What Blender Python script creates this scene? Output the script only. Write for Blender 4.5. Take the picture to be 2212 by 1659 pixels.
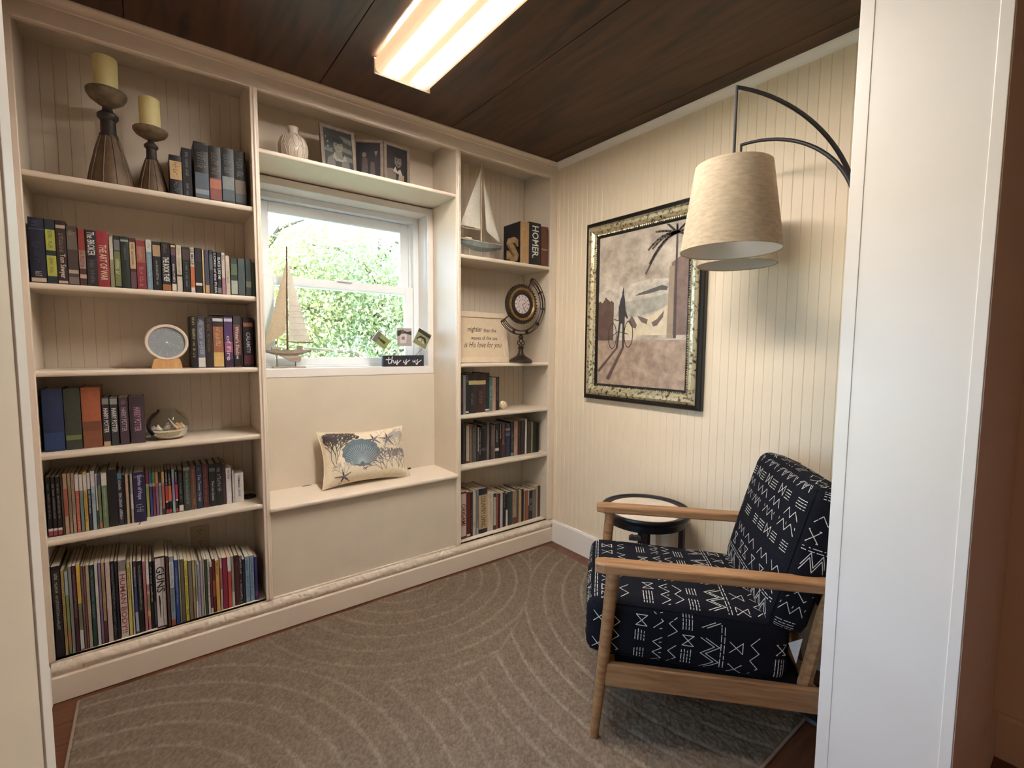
import bpy, bmesh, math, random
import numpy as np
from mathutils import Vector, Matrix
random.seed(7); RNG=np.random.default_rng(7)
for o in list(bpy.data.objects): bpy.data.objects.remove(o)
SC=bpy.context.scene; COL=SC.collection
# ---------------------------------------------------------------- camera
yaw,pitch,roll=math.radians(37.570),math.radians(4.426),math.radians(.437)
EYE=1.328
f_=Vector((math.sin(yaw)*math.cos(pitch),math.cos(yaw)*math.cos(pitch),-math.sin(pitch)))
r_=Vector((math.cos(yaw),-math.sin(yaw),0)); u_=r_.cross(f_)
r2=r_*math.cos(roll)+u_*math.sin(roll); u2=-r_*math.sin(roll)+u_*math.cos(roll)
cam=bpy.data.cameras.new('camera'); cam.sensor_width=36; cam.lens=16.615; cam.clip_start=.02
camo=bpy.data.objects.new('camera',cam); COL.objects.link(camo)
M=Matrix((r2,u2,-f_)).transposed().to_4x4(); M.translation=Vector((0,0,EYE)); camo.matrix_world=M
SC.camera=camo
# ---------------------------------------------------------------- sky, sun, exposure
W=bpy.data.worlds.new('sky'); SC.world=W; W.use_nodes=True
W.node_tree.nodes['Background'].inputs[0].default_value=(.44,.69,1,1)
W.node_tree.nodes['Background'].inputs[1].default_value=4.6
sd=bpy.data.lights.new('sun','SUN'); sd.energy=4.5; sd.angle=.02; sd.color=(1,.93,.8)
so=bpy.data.objects.new('sun',sd); COL.objects.link(so)
so.rotation_euler=Vector((-.35,.62,-.7)).to_track_quat('-Z','Y').to_euler()
SC.view_settings.view_transform='Standard'; SC.view_settings.look='None'
SC.view_settings.exposure=1.25; SC.view_settings.gamma=1; SC.view_settings.use_curve_mapping=False
# ---------------------------------------------------------------- materials
def lin(h):
    h=h.lstrip('#'); c=[int(h[i:i+2],16)/255 for i in (0,2,4)]
    return tuple((x/12.92 if x<=.04045 else ((x+.055)/1.055)**2.4) for x in c)+(1,)
MATS={}
def mat(name,col,rough=.5,metal=0,var=.06,vscale=30,bump=0,bscale=200,stretch=None,spec=None,sheen=0,alpha=None):
    if name in MATS: return MATS[name]
    m=bpy.data.materials.new(name); m.use_nodes=True; nt=m.node_tree; b=nt.nodes['Principled BSDF']
    c=lin(col) if isinstance(col,str) else tuple(col)+(1,)
    b.inputs['Roughness'].default_value=rough; b.inputs['Metallic'].default_value=metal
    if spec is not None: b.inputs['Specular IOR Level'].default_value=spec
    if sheen: b.inputs['Sheen Weight'].default_value=sheen
    tc=nt.nodes.new('ShaderNodeTexCoord'); vec=tc.outputs['Object']
    if stretch:
        mp=nt.nodes.new('ShaderNodeMapping'); mp.inputs['Scale'].default_value=stretch
        nt.links.new(vec,mp.inputs['Vector']); vec=mp.outputs['Vector']
    n=nt.nodes.new('ShaderNodeTexNoise'); n.inputs['Scale'].default_value=vscale; n.inputs['Detail'].default_value=4
    nt.links.new(vec,n.inputs['Vector'])
    r=nt.nodes.new('ShaderNodeValToRGB'); r.color_ramp.elements[0].position=.3; r.color_ramp.elements[1].position=.7
    r.color_ramp.elements[0].color=tuple(x*(1-var) for x in c[:3])+(1,); r.color_ramp.elements[1].color=tuple(min(1,x*(1+var)) for x in c[:3])+(1,)
    nt.links.new(n.outputs['Fac'],r.inputs['Fac']); nt.links.new(r.outputs['Color'],b.inputs['Base Color'])
    if bump:
        n2=nt.nodes.new('ShaderNodeTexNoise'); n2.inputs['Scale'].default_value=bscale; n2.inputs['Detail'].default_value=3
        nt.links.new(vec,n2.inputs['Vector']); bp=nt.nodes.new('ShaderNodeBump'); bp.inputs['Strength'].default_value=bump; bp.inputs['Distance'].default_value=.003
        nt.links.new(n2.outputs['Fac'],bp.inputs['Height']); nt.links.new(bp.outputs['Normal'],b.inputs['Normal'])
    MATS[name]=m; return m
def wood(name,c1,c2,rough,stretch,scale=6,knots=False):
    if name in MATS: return MATS[name]
    m=bpy.data.materials.new(name); m.use_nodes=True; nt=m.node_tree; b=nt.nodes['Principled BSDF']; b.inputs['Roughness'].default_value=rough
    tc=nt.nodes.new('ShaderNodeTexCoord'); mp=nt.nodes.new('ShaderNodeMapping'); mp.inputs['Scale'].default_value=stretch
    nt.links.new(tc.outputs['Object'],mp.inputs['Vector'])
    n=nt.nodes.new('ShaderNodeTexNoise'); n.inputs['Scale'].default_value=scale; n.inputs['Detail'].default_value=6; n.inputs['Distortion'].default_value=.6
    nt.links.new(mp.outputs['Vector'],n.inputs['Vector'])
    r=nt.nodes.new('ShaderNodeValToRGB'); r.color_ramp.elements[0].position=.3; r.color_ramp.elements[1].position=.72
    r.color_ramp.elements[0].color=lin(c1); r.color_ramp.elements[1].color=lin(c2); nt.links.new(n.outputs['Fac'],r.inputs['Fac'])
    out=r.outputs['Color']
    if knots:
        mp2=nt.nodes.new('ShaderNodeMapping'); mp2.inputs['Scale'].default_value=(9,2.6,1); nt.links.new(tc.outputs['Object'],mp2.inputs['Vector'])
        v=nt.nodes.new('ShaderNodeTexVoronoi'); v.inputs['Scale'].default_value=.62; nt.links.new(mp2.outputs['Vector'],v.inputs['Vector'])
        n3=nt.nodes.new('ShaderNodeTexNoise'); n3.inputs['Scale'].default_value=7; nt.links.new(mp2.outputs['Vector'],n3.inputs['Vector'])
        ad=nt.nodes.new('ShaderNodeMath'); ad.operation='MULTIPLY_ADD'; ad.inputs[1].default_value=.25; nt.links.new(n3.outputs['Fac'],ad.inputs[0]); nt.links.new(v.outputs['Distance'],ad.inputs[2])
        r3=nt.nodes.new('ShaderNodeValToRGB'); r3.color_ramp.elements[0].position=.2; r3.color_ramp.elements[1].position=.34
        r3.color_ramp.elements[0].color=(.25,.22,.2,1); r3.color_ramp.elements[1].color=(1,1,1,1); nt.links.new(ad.outputs[0],r3.inputs['Fac'])
        mx=nt.nodes.new('ShaderNodeMix'); mx.data_type='RGBA'; mx.blend_type='MULTIPLY'; mx.inputs[0].default_value=1
        nt.links.new(out,mx.inputs[6]); nt.links.new(r3.outputs['Color'],mx.inputs[7]); out=mx.outputs[2]
    nt.links.new(out,b.inputs['Base Color']); MATS[name]=m; return m
def bmat(h):
    c=lin(h)[:3]; g=.3*c[0]+.55*c[1]+.15*c[2]; c=[max(0,(x*.86+g*.14))*.80 for x in c]
    return mat('print_'+h.lstrip('#'),c,.5,var=.09,vscale=60)
def vcol_mat(name,rough=.9,bump=.5,bscale=300,sheen=0):
    m=bpy.data.materials.new(name); m.use_nodes=True; nt=m.node_tree; b=nt.nodes['Principled BSDF']; b.inputs['Roughness'].default_value=rough
    b.inputs['Specular IOR Level'].default_value=.15
    a=nt.nodes.new('ShaderNodeVertexColor'); a.layer_name='col'; nt.links.new(a.outputs['Color'],b.inputs['Base Color'])
    return m
TRIM=mat('cream_trim_paint','#dacbb7',.42,var=.02,vscale=8,bump=.04,bscale=60)
CASE=mat('cream_bookcase_paint','#d2c4b0',.5,var=.03,vscale=7,bump=.05,bscale=50)
PANEL=mat('cream_panel_paint','#e0cfb4',.5,var=.02,vscale=5)
WHITE=mat('white_paint','#e2dcd4',.35,var=.015,vscale=6,bump=.03,bscale=40)
VINYL=mat('white_vinyl','#e8ebea',.35,var=.01)
HALLW=mat('hall_wall_paint','#d2b8a6',.6,var=.03,vscale=4)
CEIL=wood('dark_knotty_ceiling','#2b180d','#553521',.5,(7,.8,1),3.2,True)
FLOOR=wood('brown_wood_floor','#4c2a1a','#6e4128',.38,(1.2,14,1),4)
OAK=wood('oak_frame','#7d5738','#a67c54',.42,(3,30,30),2.2)
BLACK=mat('black_metal','#17151a',.4,metal=.0,var=.05)
# ---------------------------------------------------------------- mesh helpers
class MB:
    def __init__(s): s.v=[]; s.f=[]; s.m=[]
    def quad(s,a,b,c,d,m=0):
        i=len(s.v); s.v+=[a,b,c,d]; s.f.append((i,i+1,i+2,i+3)); s.m.append(m); return s
    def poly(s,pts,m=0):
        i=len(s.v); s.v+=list(pts); s.f.append(tuple(range(i,i+len(pts)))); s.m.append(m); return s
    def box(s,x0,y0,z0,x1,y1,z1,m=0):
        i=len(s.v); s.v+=[(x0,y0,z0),(x1,y0,z0),(x1,y1,z0),(x0,y1,z0),(x0,y0,z1),(x1,y0,z1),(x1,y1,z1),(x0,y1,z1)]
        for q in ((3,2,1,0),(4,5,6,7),(0,1,5,4),(1,2,6,5),(2,3,7,6),(3,0,4,7)): s.f.append(tuple(i+k for k in q)); s.m.append(m)
        return s
    def prism(s,prof,axis,a0,a1,m=0):
        # prof: list of 2D points in the other two axes order (x,y),(y,z),(x,z) ; closed
        def P(p,a): return {'x':(a,p[0],p[1]),'y':(p[0],a,p[1]),'z':(p[0],p[1],a)}[axis]
        n=len(prof); i=len(s.v); s.v+=[P(p,a0) for p in prof]+[P(p,a1) for p in prof]
        for k in range(n): s.f.append((i+k,i+(k+1)%n,i+n+(k+1)%n,i+n+k)); s.m.append(m)
        s.f.append(tuple(i+k for k in reversed(range(n)))); s.m.append(m); s.f.append(tuple(i+n+k for k in range(n))); s.m.append(m); return s
    def lathe(s,prof,seg=24,c=(0,0,0),m=0,sx=1,sy=1,cap=True):
        i=len(s.v); n=len(prof)
        for r,z in prof:
            for k in range(seg):
                a=2*math.pi*k/seg; s.v.append((c[0]+r*math.cos(a)*sx,c[1]+r*math.sin(a)*sy,c[2]+z))
        for j in range(n-1):
            for k in range(seg):
                s.f.append((i+j*seg+k,i+j*seg+(k+1)%seg,i+(j+1)*seg+(k+1)%seg,i+(j+1)*seg+k)); s.m.append(m)
        if cap and prof[0][0]>1e-5: s.f.append(tuple(i+k for k in reversed(range(seg)))); s.m.append(m)
        if cap and prof[-1][0]>1e-5: s.f.append(tuple(i+(n-1)*seg+k for k in range(seg))); s.m.append(m)
        return s
    def tube(s,pts,r,seg=8,m=0,closed=False):
        pts=[Vector(p) for p in pts]; n=len(pts); i=len(s.v)
        rs=r if isinstance(r,(list,tuple)) else [r]*n
        up=None
        for k in range(n):
            a=pts[(k-1)%n] if (closed or k>0) else pts[0]; b=pts[(k+1)%n] if (closed or k<n-1) else pts[-1]
            t=(b-a).normalized()
            if up is None: up=t.orthogonal().normalized()
            up=(up-t*up.dot(t)).normalized(); w=t.cross(up)
            for j in range(seg):
                an=2*math.pi*j/seg; s.v.append(tuple(pts[k]+(up*math.cos(an)+w*math.sin(an))*rs[k]))
        for k in range(n if closed else n-1):
            k2=(k+1)%n
            for j in range(seg):
                s.f.append((i+k*seg+j,i+k*seg+(j+1)%seg,i+k2*seg+(j+1)%seg,i+k2*seg+j)); s.m.append(m)
        if not closed:
            s.f.append(tuple(i+j for j in reversed(range(seg)))); s.m.append(m); s.f.append(tuple(i+(n-1)*seg+j for j in range(seg))); s.m.append(m)
        return s
    def bar(s,a,b,w,d,m=0,side=(0,1,0)):
        # rectangular bar from a to b
        a=Vector(a);b=Vector(b);t=(b-a).normalized();sd=Vector(side);sd=(sd-t*sd.dot(t)).normalized();n=t.cross(sd); i=len(s.v)
        for p in (a,b):
            for x,y in ((-1,-1),(1,-1),(1,1),(-1,1)): s.v.append(tuple(p+sd*x*w/2+n*y*d/2))
        for q in ((0,1,5,4),(1,2,6,5),(2,3,7,6),(3,0,4,7),(3,2,1,0),(4,5,6,7)): s.f.append(tuple(i+k for k in q)); s.m.append(m)
        return s
    def mesh(s,name,mats):
        me=bpy.data.meshes.new(name); me.from_pydata([tuple(v) for v in s.v],[],s.f)
        for m_ in (mats if isinstance(mats,(list,tuple)) else [mats]): me.materials.append(m_)
        if any(s.m): me.polygons.foreach_set('material_index',s.m)
        bm=bmesh.new(); bm.from_mesh(me); bmesh.ops.recalc_face_normals(bm,faces=bm.faces); bm.to_mesh(me); bm.free()
        return me
    def build(s,name,mats,parent=None,smooth=False,bevel=0,loc=None,recalc=True):
        if recalc: me=s.mesh(name,mats)
        else:
            me=bpy.data.meshes.new(name); me.from_pydata([tuple(v) for v in s.v],[],s.f)
            for m_ in (mats if isinstance(mats,(list,tuple)) else [mats]): me.materials.append(m_)
            if any(s.m): me.polygons.foreach_set('material_index',s.m)
        return obj(name,me,parent,smooth,bevel,loc)
def obj(name,me,parent=None,smooth=False,bevel=0,loc=None):
    o=bpy.data.objects.new(name,me); COL.objects.link(o)
    if parent is not None: o.parent=parent
    if loc is not None: o.location=loc
    if smooth:
        me.polygons.foreach_set('use_smooth',[True]*len(me.polygons))
        if smooth!='all':
            try: me.set_sharp_from_angle(angle=math.radians(40))
            except Exception: pass
    if bevel:
        b=o.modifiers.new('bevel','BEVEL'); b.width=bevel; b.segments=2; b.limit_method='ANGLE'
    return o
def tag(o,label=None,cat=None,group=None,kind=None):
    if label: o['label']=label
    if cat: o['category']=cat
    if group: o['group']=group
    if kind: o['kind']=kind
    return o
def thing(name,label,cat,loc=(0,0,0),rz=0,group=None,kind=None):
    o=bpy.data.objects.new(name,None); COL.objects.link(o); o.location=loc; o.rotation_euler=(0,0,rz); o.empty_display_size=.05
    return tag(o,label,cat,group,kind)
def struct(name,label=None):
    o=bpy.data.objects.new(name,None); COL.objects.link(o); o['kind']='structure'; o.empty_display_size=.05
    if label: o['label']=label
    return o
_TX={}
def text_pts(s,shear=0,bold=0):
    k=(s,shear,bold)
    if k in _TX: return _TX[k]
    c=bpy.data.curves.new('lettering','FONT'); c.body=s; c.size=1; c.resolution_u=2; c.shear=shear; c.offset=bold; c.align_x='LEFT'
    o=bpy.data.objects.new('lettering_tmp',c); me=bpy.data.meshes.new_from_object(o)
    v=[tuple(x.co) for x in me.vertices]; f=[tuple(p.vertices) for p in me.polygons]
    bpy.data.objects.remove(o); bpy.data.curves.remove(c); bpy.data.meshes.remove(me)
    xs=[p[0] for p in v]; ys=[p[1] for p in v]; x0,x1,y0,y1=min(xs),max(xs),min(ys),max(ys)
    v=[((p[0]-x0)/(x1-x0),(p[1]-y0)/(y1-y0)) for p in v]
    _TX[k]=(v,f,(x1-x0)/(y1-y0)); return _TX[k]
def text_obj(s,material,place,parent,name='lettering',shear=0,bold=.01):
    v,f,asp=text_pts(s,shear,bold); mb=MB(); mb.v=[place(a,b) for a,b in v]; mb.f=list(f); mb.m=[0]*len(f)
    return mb.build(name,material,parent)
def strokes_mb(lines,place,w,asp=1.0,mb=None,m=0):
    """flat ribbons along 2D polylines; place(a,b)->3D ; w half width in a units, asp = b-length per a-length"""
    mb=mb or MB()
    for L in lines:
        for (a,b),(c,d) in zip(L[:-1],L[1:]):
            dx,dy=(c-a),(d-b)*asp; l=math.hypot(dx,dy) or 1e-6; nx,ny=-dy/l*w,dx/l*w/asp
            ex,ey=dx/l*w*.5,dy/l*w*.5/asp
            mb.quad(place(a-ex+nx,b-ey+ny),place(a-ex-nx,b-ey-ny),place(c+ex-nx,d+ey-ny),place(c+ex+nx,d+ey+ny),m)
    return mb
# ================================================================ the setting
XR=2.167; XL=-.345; YB=2.64; YF=2.35; ZC=2.52
P0,P1=.196,.482           # partition with the opening the photo is taken through
# floor
fl=MB().box(-2.5,-2.5,-.06,XR+.1,P1,-.004).box(XL-.1,P1,-.06,XR+.1,2.76,-.004).build('floor',FLOOR); fl['kind']='structure'
pm=MB().box(0,0,-.006,1.2,.1185,0).mesh('plank',FLOOR); pm2=MB().box(0,0,-.006,1.31,.1185,0).mesh('plank',FLOOR)
for i in range(24):
    y=-.45+i*.12
    if y>2.3: continue
    sx=(.55 if i%2 else .9)+.13*((i*7)%3)
    for a,b in ((XL-.02,sx),(sx+.0015,XR)):
        w=b-a; me=pm if abs(w-1.2)<abs(w-1.31) else pm2
        o=obj('plank',me,fl); L=1.2 if me is pm else 1.31; o.scale=(w/L,1,1); o.location=(a,y,0)
# ceiling with boards
ce=MB().box(-2.5,-2.5,ZC+.012,XR+.1,P1,ZC+.1).box(XL-.1,P1,ZC+.012,XR+.1,2.9,ZC+.1).build('ceiling',CEIL); ce['kind']='structure'
xs=[-2.4,-1.4,XL-.1,-.02,.67,1.36,2.05,XR+.02]
for a,b in zip(xs[:-1],xs[1:]):
    MB().box(a+.002,-2.4,ZC,b-.002,P1 if b<-.4 else 2.66,ZC+.012).build('ceiling_panel',CEIL,ce)
# right wall, grooved boards
wr=MB().box(XR+.007,-2.5,-.02,XR+.1,2.75,ZC+.012).build('wall_right',PANEL); wr['kind']='structure'
bw=.0405; prof=[(XR+.007,0),(XR+.0016,0),(XR,.0022),(XR,bw-.0024),(XR+.0016,bw-.0002),(XR+.007,bw-.0002)]
bmh=MB().prism(prof,'z',.14,ZC-.01).mesh('wall_board',PANEL)
n=int((2.36-P1+.01)/bw)+1
for i in range(n): obj('wall_board',bmh,wr,loc=(0,2.36-(i+1)*bw,0))
hb=MB().box(XR,-2.4,.14,XR+.007,P0,ZC).build('hall_wall_panel',HALLW,wr)
br=MB().prism([(XR+.006,0),(XR-.014,0),(XR-.014,.138),(XR-.010,.15),(XR+.006,.15)],'y',P1,YF-.016).build('baseboard_right',WHITE); br['kind']='structure'
bh=MB().prism([(XR+.006,0),(XR-.014,0),(XR-.014,.138),(XR-.010,.15),(XR+.006,.15)],'y',-2.4,P0).build('baseboard_hall',HALLW); bh['kind']='structure'
q=[(XR+.006,ZC),(XR-.026,ZC)]+[(XR-.026+.026*math.sin(t),ZC-.034*(1-math.cos(t))-.004) for t in np.linspace(0,1.5,6)]+[(XR+.006,ZC-.036)]
t1=MB().prism(q,'y',P1,YF).build('trim_1',WHITE,smooth=True); t1['kind']='structure'
# left wall
ly0,ly1,lz0,lz1=.60,1.48,.46,1.56
wl=MB().box(XL-.1,P1-.01,-.02,XL,ly0,ZC+.012).box(XL-.1,ly1,-.02,XL,2.75,ZC+.012).box(XL-.1,ly0,-.02,XL,ly1,lz0).box(XL-.1,ly0,lz1,XL,ly1,ZC+.012).build('wall_left',HALLW); wl['kind']='structure'
bl=MB().prism([(XL,0),(XL+.014,0),(XL+.014,.138),(XL+.010,.15),(XL,.15)],'y',P1,YF-.016).build('baseboard_left',WHITE); bl['kind']='structure'
# back wall with window hole
hx0,hx1,hz0,hz1=.447,1.368,1.205,2.122
wb=MB().box(XL-.1,YB+.006,-.02,hx0,YB+.12,ZC+.012).box(hx1,YB+.006,-.02,XR+.1,YB+.12,ZC+.012).box(hx0,YB+.006,0,hx1,YB+.12,hz0).box(hx0,YB+.006,hz1,hx1,YB+.12,ZC+.012).build('wall_back',CASE); wb['kind']='structure'
# partition stubs: right column and left jamb
wf=MB().box(1.503,P0+.002,0,XR+.007,P1-.002,ZC+.012).box(-2.4,P0+.002,0,-.0705,P1-.002,ZC+.012,1).build('wall_front',[WHITE,CASE]); wf['kind']='structure'
MB().box(1.5012,P1-.032,0,1.5045,P1,ZC).build('corner_strip',WHITE,wf,bevel=.0015)
MB().box(1.5012,P0,0,1.5045,P0+.0235,ZC).build('corner_strip',WHITE,wf,bevel=.0015)
MB().box(-.072,P1-.032,0,-.069,P1,ZC).build('corner_strip',WHITE,wf,bevel=.001)
MB().box(1.5045,P0-.002,0,XR,P0+.003,ZC).build('hall_side_panel',HALLW,wf)
MB().box(1.56,P0-.014,0,XR-.016,P0-.001,.15).build('hall_side_baseboard',HALLW,wf)
wh=MB().box(-2.5,-2.5,-.02,-2.4,P1,ZC+.1).build('wall_hall_left',HALLW); wh['kind']='structure'
wk=MB().box(-2.5,-2.5,-.02,XR+.1,-2.4,ZC+.1).build('wall_hall_back',HALLW); wk['kind']='structure'
# crown over the bookcases
q=[(YF+.02,2.423),(YF-.002,2.423),(YF-.004,2.428),(YF-.004,2.485),(YF-.008,2.488),(YF-.008,2.492)]+[(YF-.008-.014*(1-math.cos(t)),2.492+.02*math.sin(t)) for t in np.linspace(.2,1.57,5)]+[(YF-.024,2.514),(YF-.024,ZC),(YF+.02,ZC)]
cr=MB().prism(q,'x',XL,XR).build('trim_2',TRIM); cr['kind']='structure'; cr['label']='cream crown moulding running over the bookcases'
# base moulding, lower board plus embossed band
bb=struct('baseboard_back','cream base moulding with embossed band below the bookcases')
MB().prism([(YF+.02,0),(YF-.015,0),(YF-.015,.092),(YF-.011,.098),(YF+.02,.098)],'x',XL+.014,XR-.014).build('base_board',TRIM,bb)
EMB=bpy.data.materials.new('embossed_cream_paint'); EMB.use_nodes=True; nt=EMB.node_tree; b_=nt.nodes['Principled BSDF']; b_.inputs['Base Color'].default_value=lin('#dacbb7'); b_.inputs['Roughness'].default_value=.42
tc=nt.nodes.new('ShaderNodeTexCoord'); v_=nt.nodes.new('ShaderNodeTexVoronoi'); v_.feature='SMOOTH_F1'; v_.inputs['Scale'].default_value=34; nz=nt.nodes.new('ShaderNodeTexNoise'); nz.inputs['Scale'].default_value=18
mxv=nt.nodes.new('ShaderNodeVectorMath'); mxv.operation='MULTIPLY_ADD'; mxv.inputs[1].default_value=(.06,.06,.06); nt.links.new(nz.outputs['Color'],mxv.inputs[0]); nt.links.new(tc.outputs['Object'],nz.inputs['Vector']); nt.links.new(tc.outputs['Object'],mxv.inputs[2]); nt.links.new(mxv.outputs[0],v_.inputs['Vector'])
bp_=nt.nodes.new('ShaderNodeBump'); bp_.inputs['Strength'].default_value=1.0; bp_.inputs['Distance'].default_value=.010; nt.links.new(v_.outputs['Distance'],bp_.inputs['Height']); nt.links.new(bp_.outputs['Normal'],b_.inputs['Normal'])
q=[(YF+.02,.098)]+[(YF-.004-.009*math.sin(t),.098+.046*t/3.14) for t in np.linspace(0,3.14,9)]+[(YF-.001,.147),(YF-.001,.155),(YF+.02,.155)]
MB().prism(q,'x',XL+.014,XR-.002).build('embossed_moulding',EMB,bb,smooth=True)
# ================================================================ window
w1=struct('window_1','white double-hung window in the alcove')
cx0,cx1,cz0,cz1=.449,1.366,1.211,2.119
MB().box(.412,2.622,cz1,1.402,YB+.006,2.156).box(.412,2.622,1.166,1.402,YB+.006,1.2105).box(.412,2.622,1.2105,cx0,YB+.006,cz1).box(cx1,2.622,1.2105,1.402,YB+.006,cz1).build('casing',WHITE,w1,bevel=.002)
MB().box(cx0-.002,YB,1.203,cx1+.002,2.80,1.211).build('sill',WHITE,w1)
MB().box(cx0-.002,YB,cz1,cx1+.002,2.80,cz1+.004).box(cx0-.003,YB,1.2,cx0,2.80,cz1).box(cx1,YB,1.2,cx1+.003,2.80,cz1).build('jamb_liner',WHITE,w1)
# vinyl frame with track
MB().box(cx0,2.745,1.211,.484,2.845,cz1).box(1.331,2.745,1.211,cx1,2.845,cz1).box(.484,2.745,2.086,1.331,2.845,cz1).box(.484,2.745,1.211,1.331,2.845,1.222).build('frame',VINYL,w1,bevel=.003)
MB().box(.484,2.784,1.65,.496,2.792,2.086).box(1.319,2.784,1.65,1.331,2.792,2.086).build('track',VINYL,w1)
def sash(name,x0,x1,z0,z1,gx0,gx1,gz0,gz1,y0,y1):
    s=MB().box(x0,y0,z0,gx0,y1,z1).box(gx1,y0,z0,x1,y1,z1).box(gx0,y0,z0,gx1,y1,gz0).box(gx0,y0,gz1,gx1,y1,z1).build(name,VINYL,w1,bevel=.003)
    yc=(y0+y1)/2
    p=MB().box(gx0,yc-.0015,gz0,gx1,yc+.0015,gz1).build('pane',GLASS,s); return s
GLASS=bpy.data.materials.new('window_glass'); GLASS.use_nodes=True; nt=GLASS.node_tree; nt.nodes.clear()
o_=nt.nodes.new('ShaderNodeOutputMaterial'); tr=nt.nodes.new('ShaderNodeBsdfTransparent'); tr.inputs[0].default_value=(.97,.99,.98,1); gl=nt.nodes.new('ShaderNodeBsdfGlossy'); gl.inputs['Roughness'].default_value=.02
mx=nt.nodes.new('ShaderNodeMixShader'); fr=nt.nodes.new('ShaderNodeFresnel'); fr.inputs['IOR'].default_value=1.3; nt.links.new(fr.outputs[0],mx.inputs[0]); nt.links.new(tr.outputs[0],mx.inputs[1]); nt.links.new(gl.outputs[0],mx.inputs[2]); nt.links.new(mx.outputs[0],o_.inputs[0])
us=sash('upper_sash',.486,1.329,1.648,2.084,.528,1.268,1.695,2.030,2.794,2.822)
ls=sash('lower_sash',.486,1.329,1.222,1.694,.535,1.276,1.262,1.648,2.750,2.780)
MB().box(.86,2.738,1.690,.95,2.752,1.702).build('sash_lock',VINYL,w1,bevel=.003)
w2=struct('window_2','white double-hung window in the left wall behind the jamb')
MB().box(XL,ly0-.05,lz1,XL+.014,ly1+.05,lz1+.05).box(XL,ly0-.05,lz0-.05,XL+.014,ly1+.05,lz0).box(XL,ly0-.05,lz0,XL+.014,ly0,lz1).box(XL,ly1,lz0,XL+.014,ly1+.05,lz1).build('casing',WHITE,w2)
for nm,za,zb,xx in (('lower_sash',lz0,(lz0+lz1)/2+.02,XL-.06),('upper_sash',(lz0+lz1)/2-.02,lz1,XL-.095)):
    s_=MB().box(xx,ly0,za,xx+.03,ly0+.04,zb).box(xx,ly1-.04,za,xx+.03,ly1,zb).box(xx,ly0+.04,za,xx+.03,ly1-.04,za+.04).box(xx,ly0+.04,zb-.04,xx+.03,ly1-.04,zb).build(nm,VINYL,w2,bevel=.003)
    MB().box(xx+.013,ly0+.04,za+.04,xx+.016,ly1-.04,zb-.04).build('pane',GLASS,s_)
# ================================================================ outside
gm=mat('lawn_grass','#a9aa86',.9,var=.2,vscale=3)
gd=MB().box(-24,-20,-.9,24,34,-.8).build('ground_lawn',gm); gd['kind']='structure'
def leaf_mat(n,h):
    m=bpy.data.materials.new(n); m.use_nodes=True; nt=m.node_tree; nt.nodes.clear()
    o=nt.nodes.new('ShaderNodeOutputMaterial'); d=nt.nodes.new('ShaderNodeBsdfDiffuse'); t=nt.nodes.new('ShaderNodeBsdfTranslucent'); mx=nt.nodes.new('ShaderNodeMixShader'); mx.inputs[0].default_value=.45
    oi=nt.nodes.new('ShaderNodeTexCoord'); nz=nt.nodes.new('ShaderNodeTexNoise'); nz.inputs['Scale'].default_value=2.2; nt.links.new(oi.outputs['Object'],nz.inputs['Vector'])
    r=nt.nodes.new('ShaderNodeValToRGB'); r.color_ramp.elements[0].position=.35; r.color_ramp.elements[1].position=.65; c=lin(h); c2=lin('#d0c080')
    r.color_ramp.elements[0].color=c; r.color_ramp.elements[1].color=tuple(.6*a+.4*b for a,b in zip(c,c2)); nt.links.new(nz.outputs['Fac'],r.inputs['Fac'])
    nt.links.new(r.outputs['Color'],d.inputs[0]); nt.links.new(r.outputs['Color'],t.inputs[0]); nt.links.new(d.outputs[0],mx.inputs[1]); nt.links.new(t.outputs[0],mx.inputs[2]); nt.links.new(mx.outputs[0],o.inputs[0]); return m
BARK=mat('grey_bark','#6b5d4c',.9,var=.2,vscale=12,bump=.4,bscale=30)
def tree(label,x,y,h,rx,ry,rz,cz,nleaf,hexc,leaf=.056):
    t=thing('leafy_tree',label,'tree',(x,y,-.8),group='trees outside the window')
    mb=MB().tube([(0,0,0),(.05,.02,h*.35),(-.04,0,h*.65),(.02,.03,h*.95)],[.16,.12,.08,.02],8); mb.build('trunk',BARK,t,smooth=True)
    br=MB()
    for k in range(11):
        a=k*2.4; z0=h*(.35+.05*k); br.tube([(0,0,z0),(math.cos(a)*rx*.4,math.sin(a)*ry*.4,z0+.3),(math.cos(a)*rx*.85,math.sin(a)*ry*.85,z0+.35)],[.045,.028,.008],6)
    br.build('branches',BARK,t,smooth=True)
    # leaves, clustered
    nc=90; cl=RNG.normal(size=(nc,3)); cl/=np.linalg.norm(cl,axis=1)[:,None]; cl*=(RNG.random((nc,1))**.4); cl*=np.array([rx,ry,rz])*.92
    idx=RNG.integers(0,nc,nleaf); c=cl[idx]+RNG.normal(size=(nleaf,3))*.24; c[:,2]+=cz
    a=RNG.normal(size=(nleaf,3)); a/=np.linalg.norm(a,axis=1)[:,None]; b=np.cross(a,RNG.normal(size=(nleaf,3))); b/=np.linalg.norm(b,axis=1)[:,None]
    s=leaf*(.6+.8*RNG.random((nleaf,1))); w=s*.55
    V=np.stack([c-a*s*.5,c+b*w*.5,c+a*s*.5,c-b*w*.5],1).reshape(-1,3)
    me=bpy.data.meshes.new('foliage'); me.from_pydata(V.tolist(),[],(np.arange(nleaf*4).reshape(-1,4)).tolist()); me.materials.append(leaf_mat('leaf_'+hexc,hexc))
    fo=obj('foliage',me,t); fo['kind']='stuff'; return t
tree('pale green leafy tree filling middle of window view',2.6,6.4,3.9,1.2,.9,1.3,2.75,22000,'#acb690')
tree('yellow-green leafy tree at left of window view',1.15,6.6,3.8,.95,.9,1.25,2.75,15000,'#bcb684')
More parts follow.
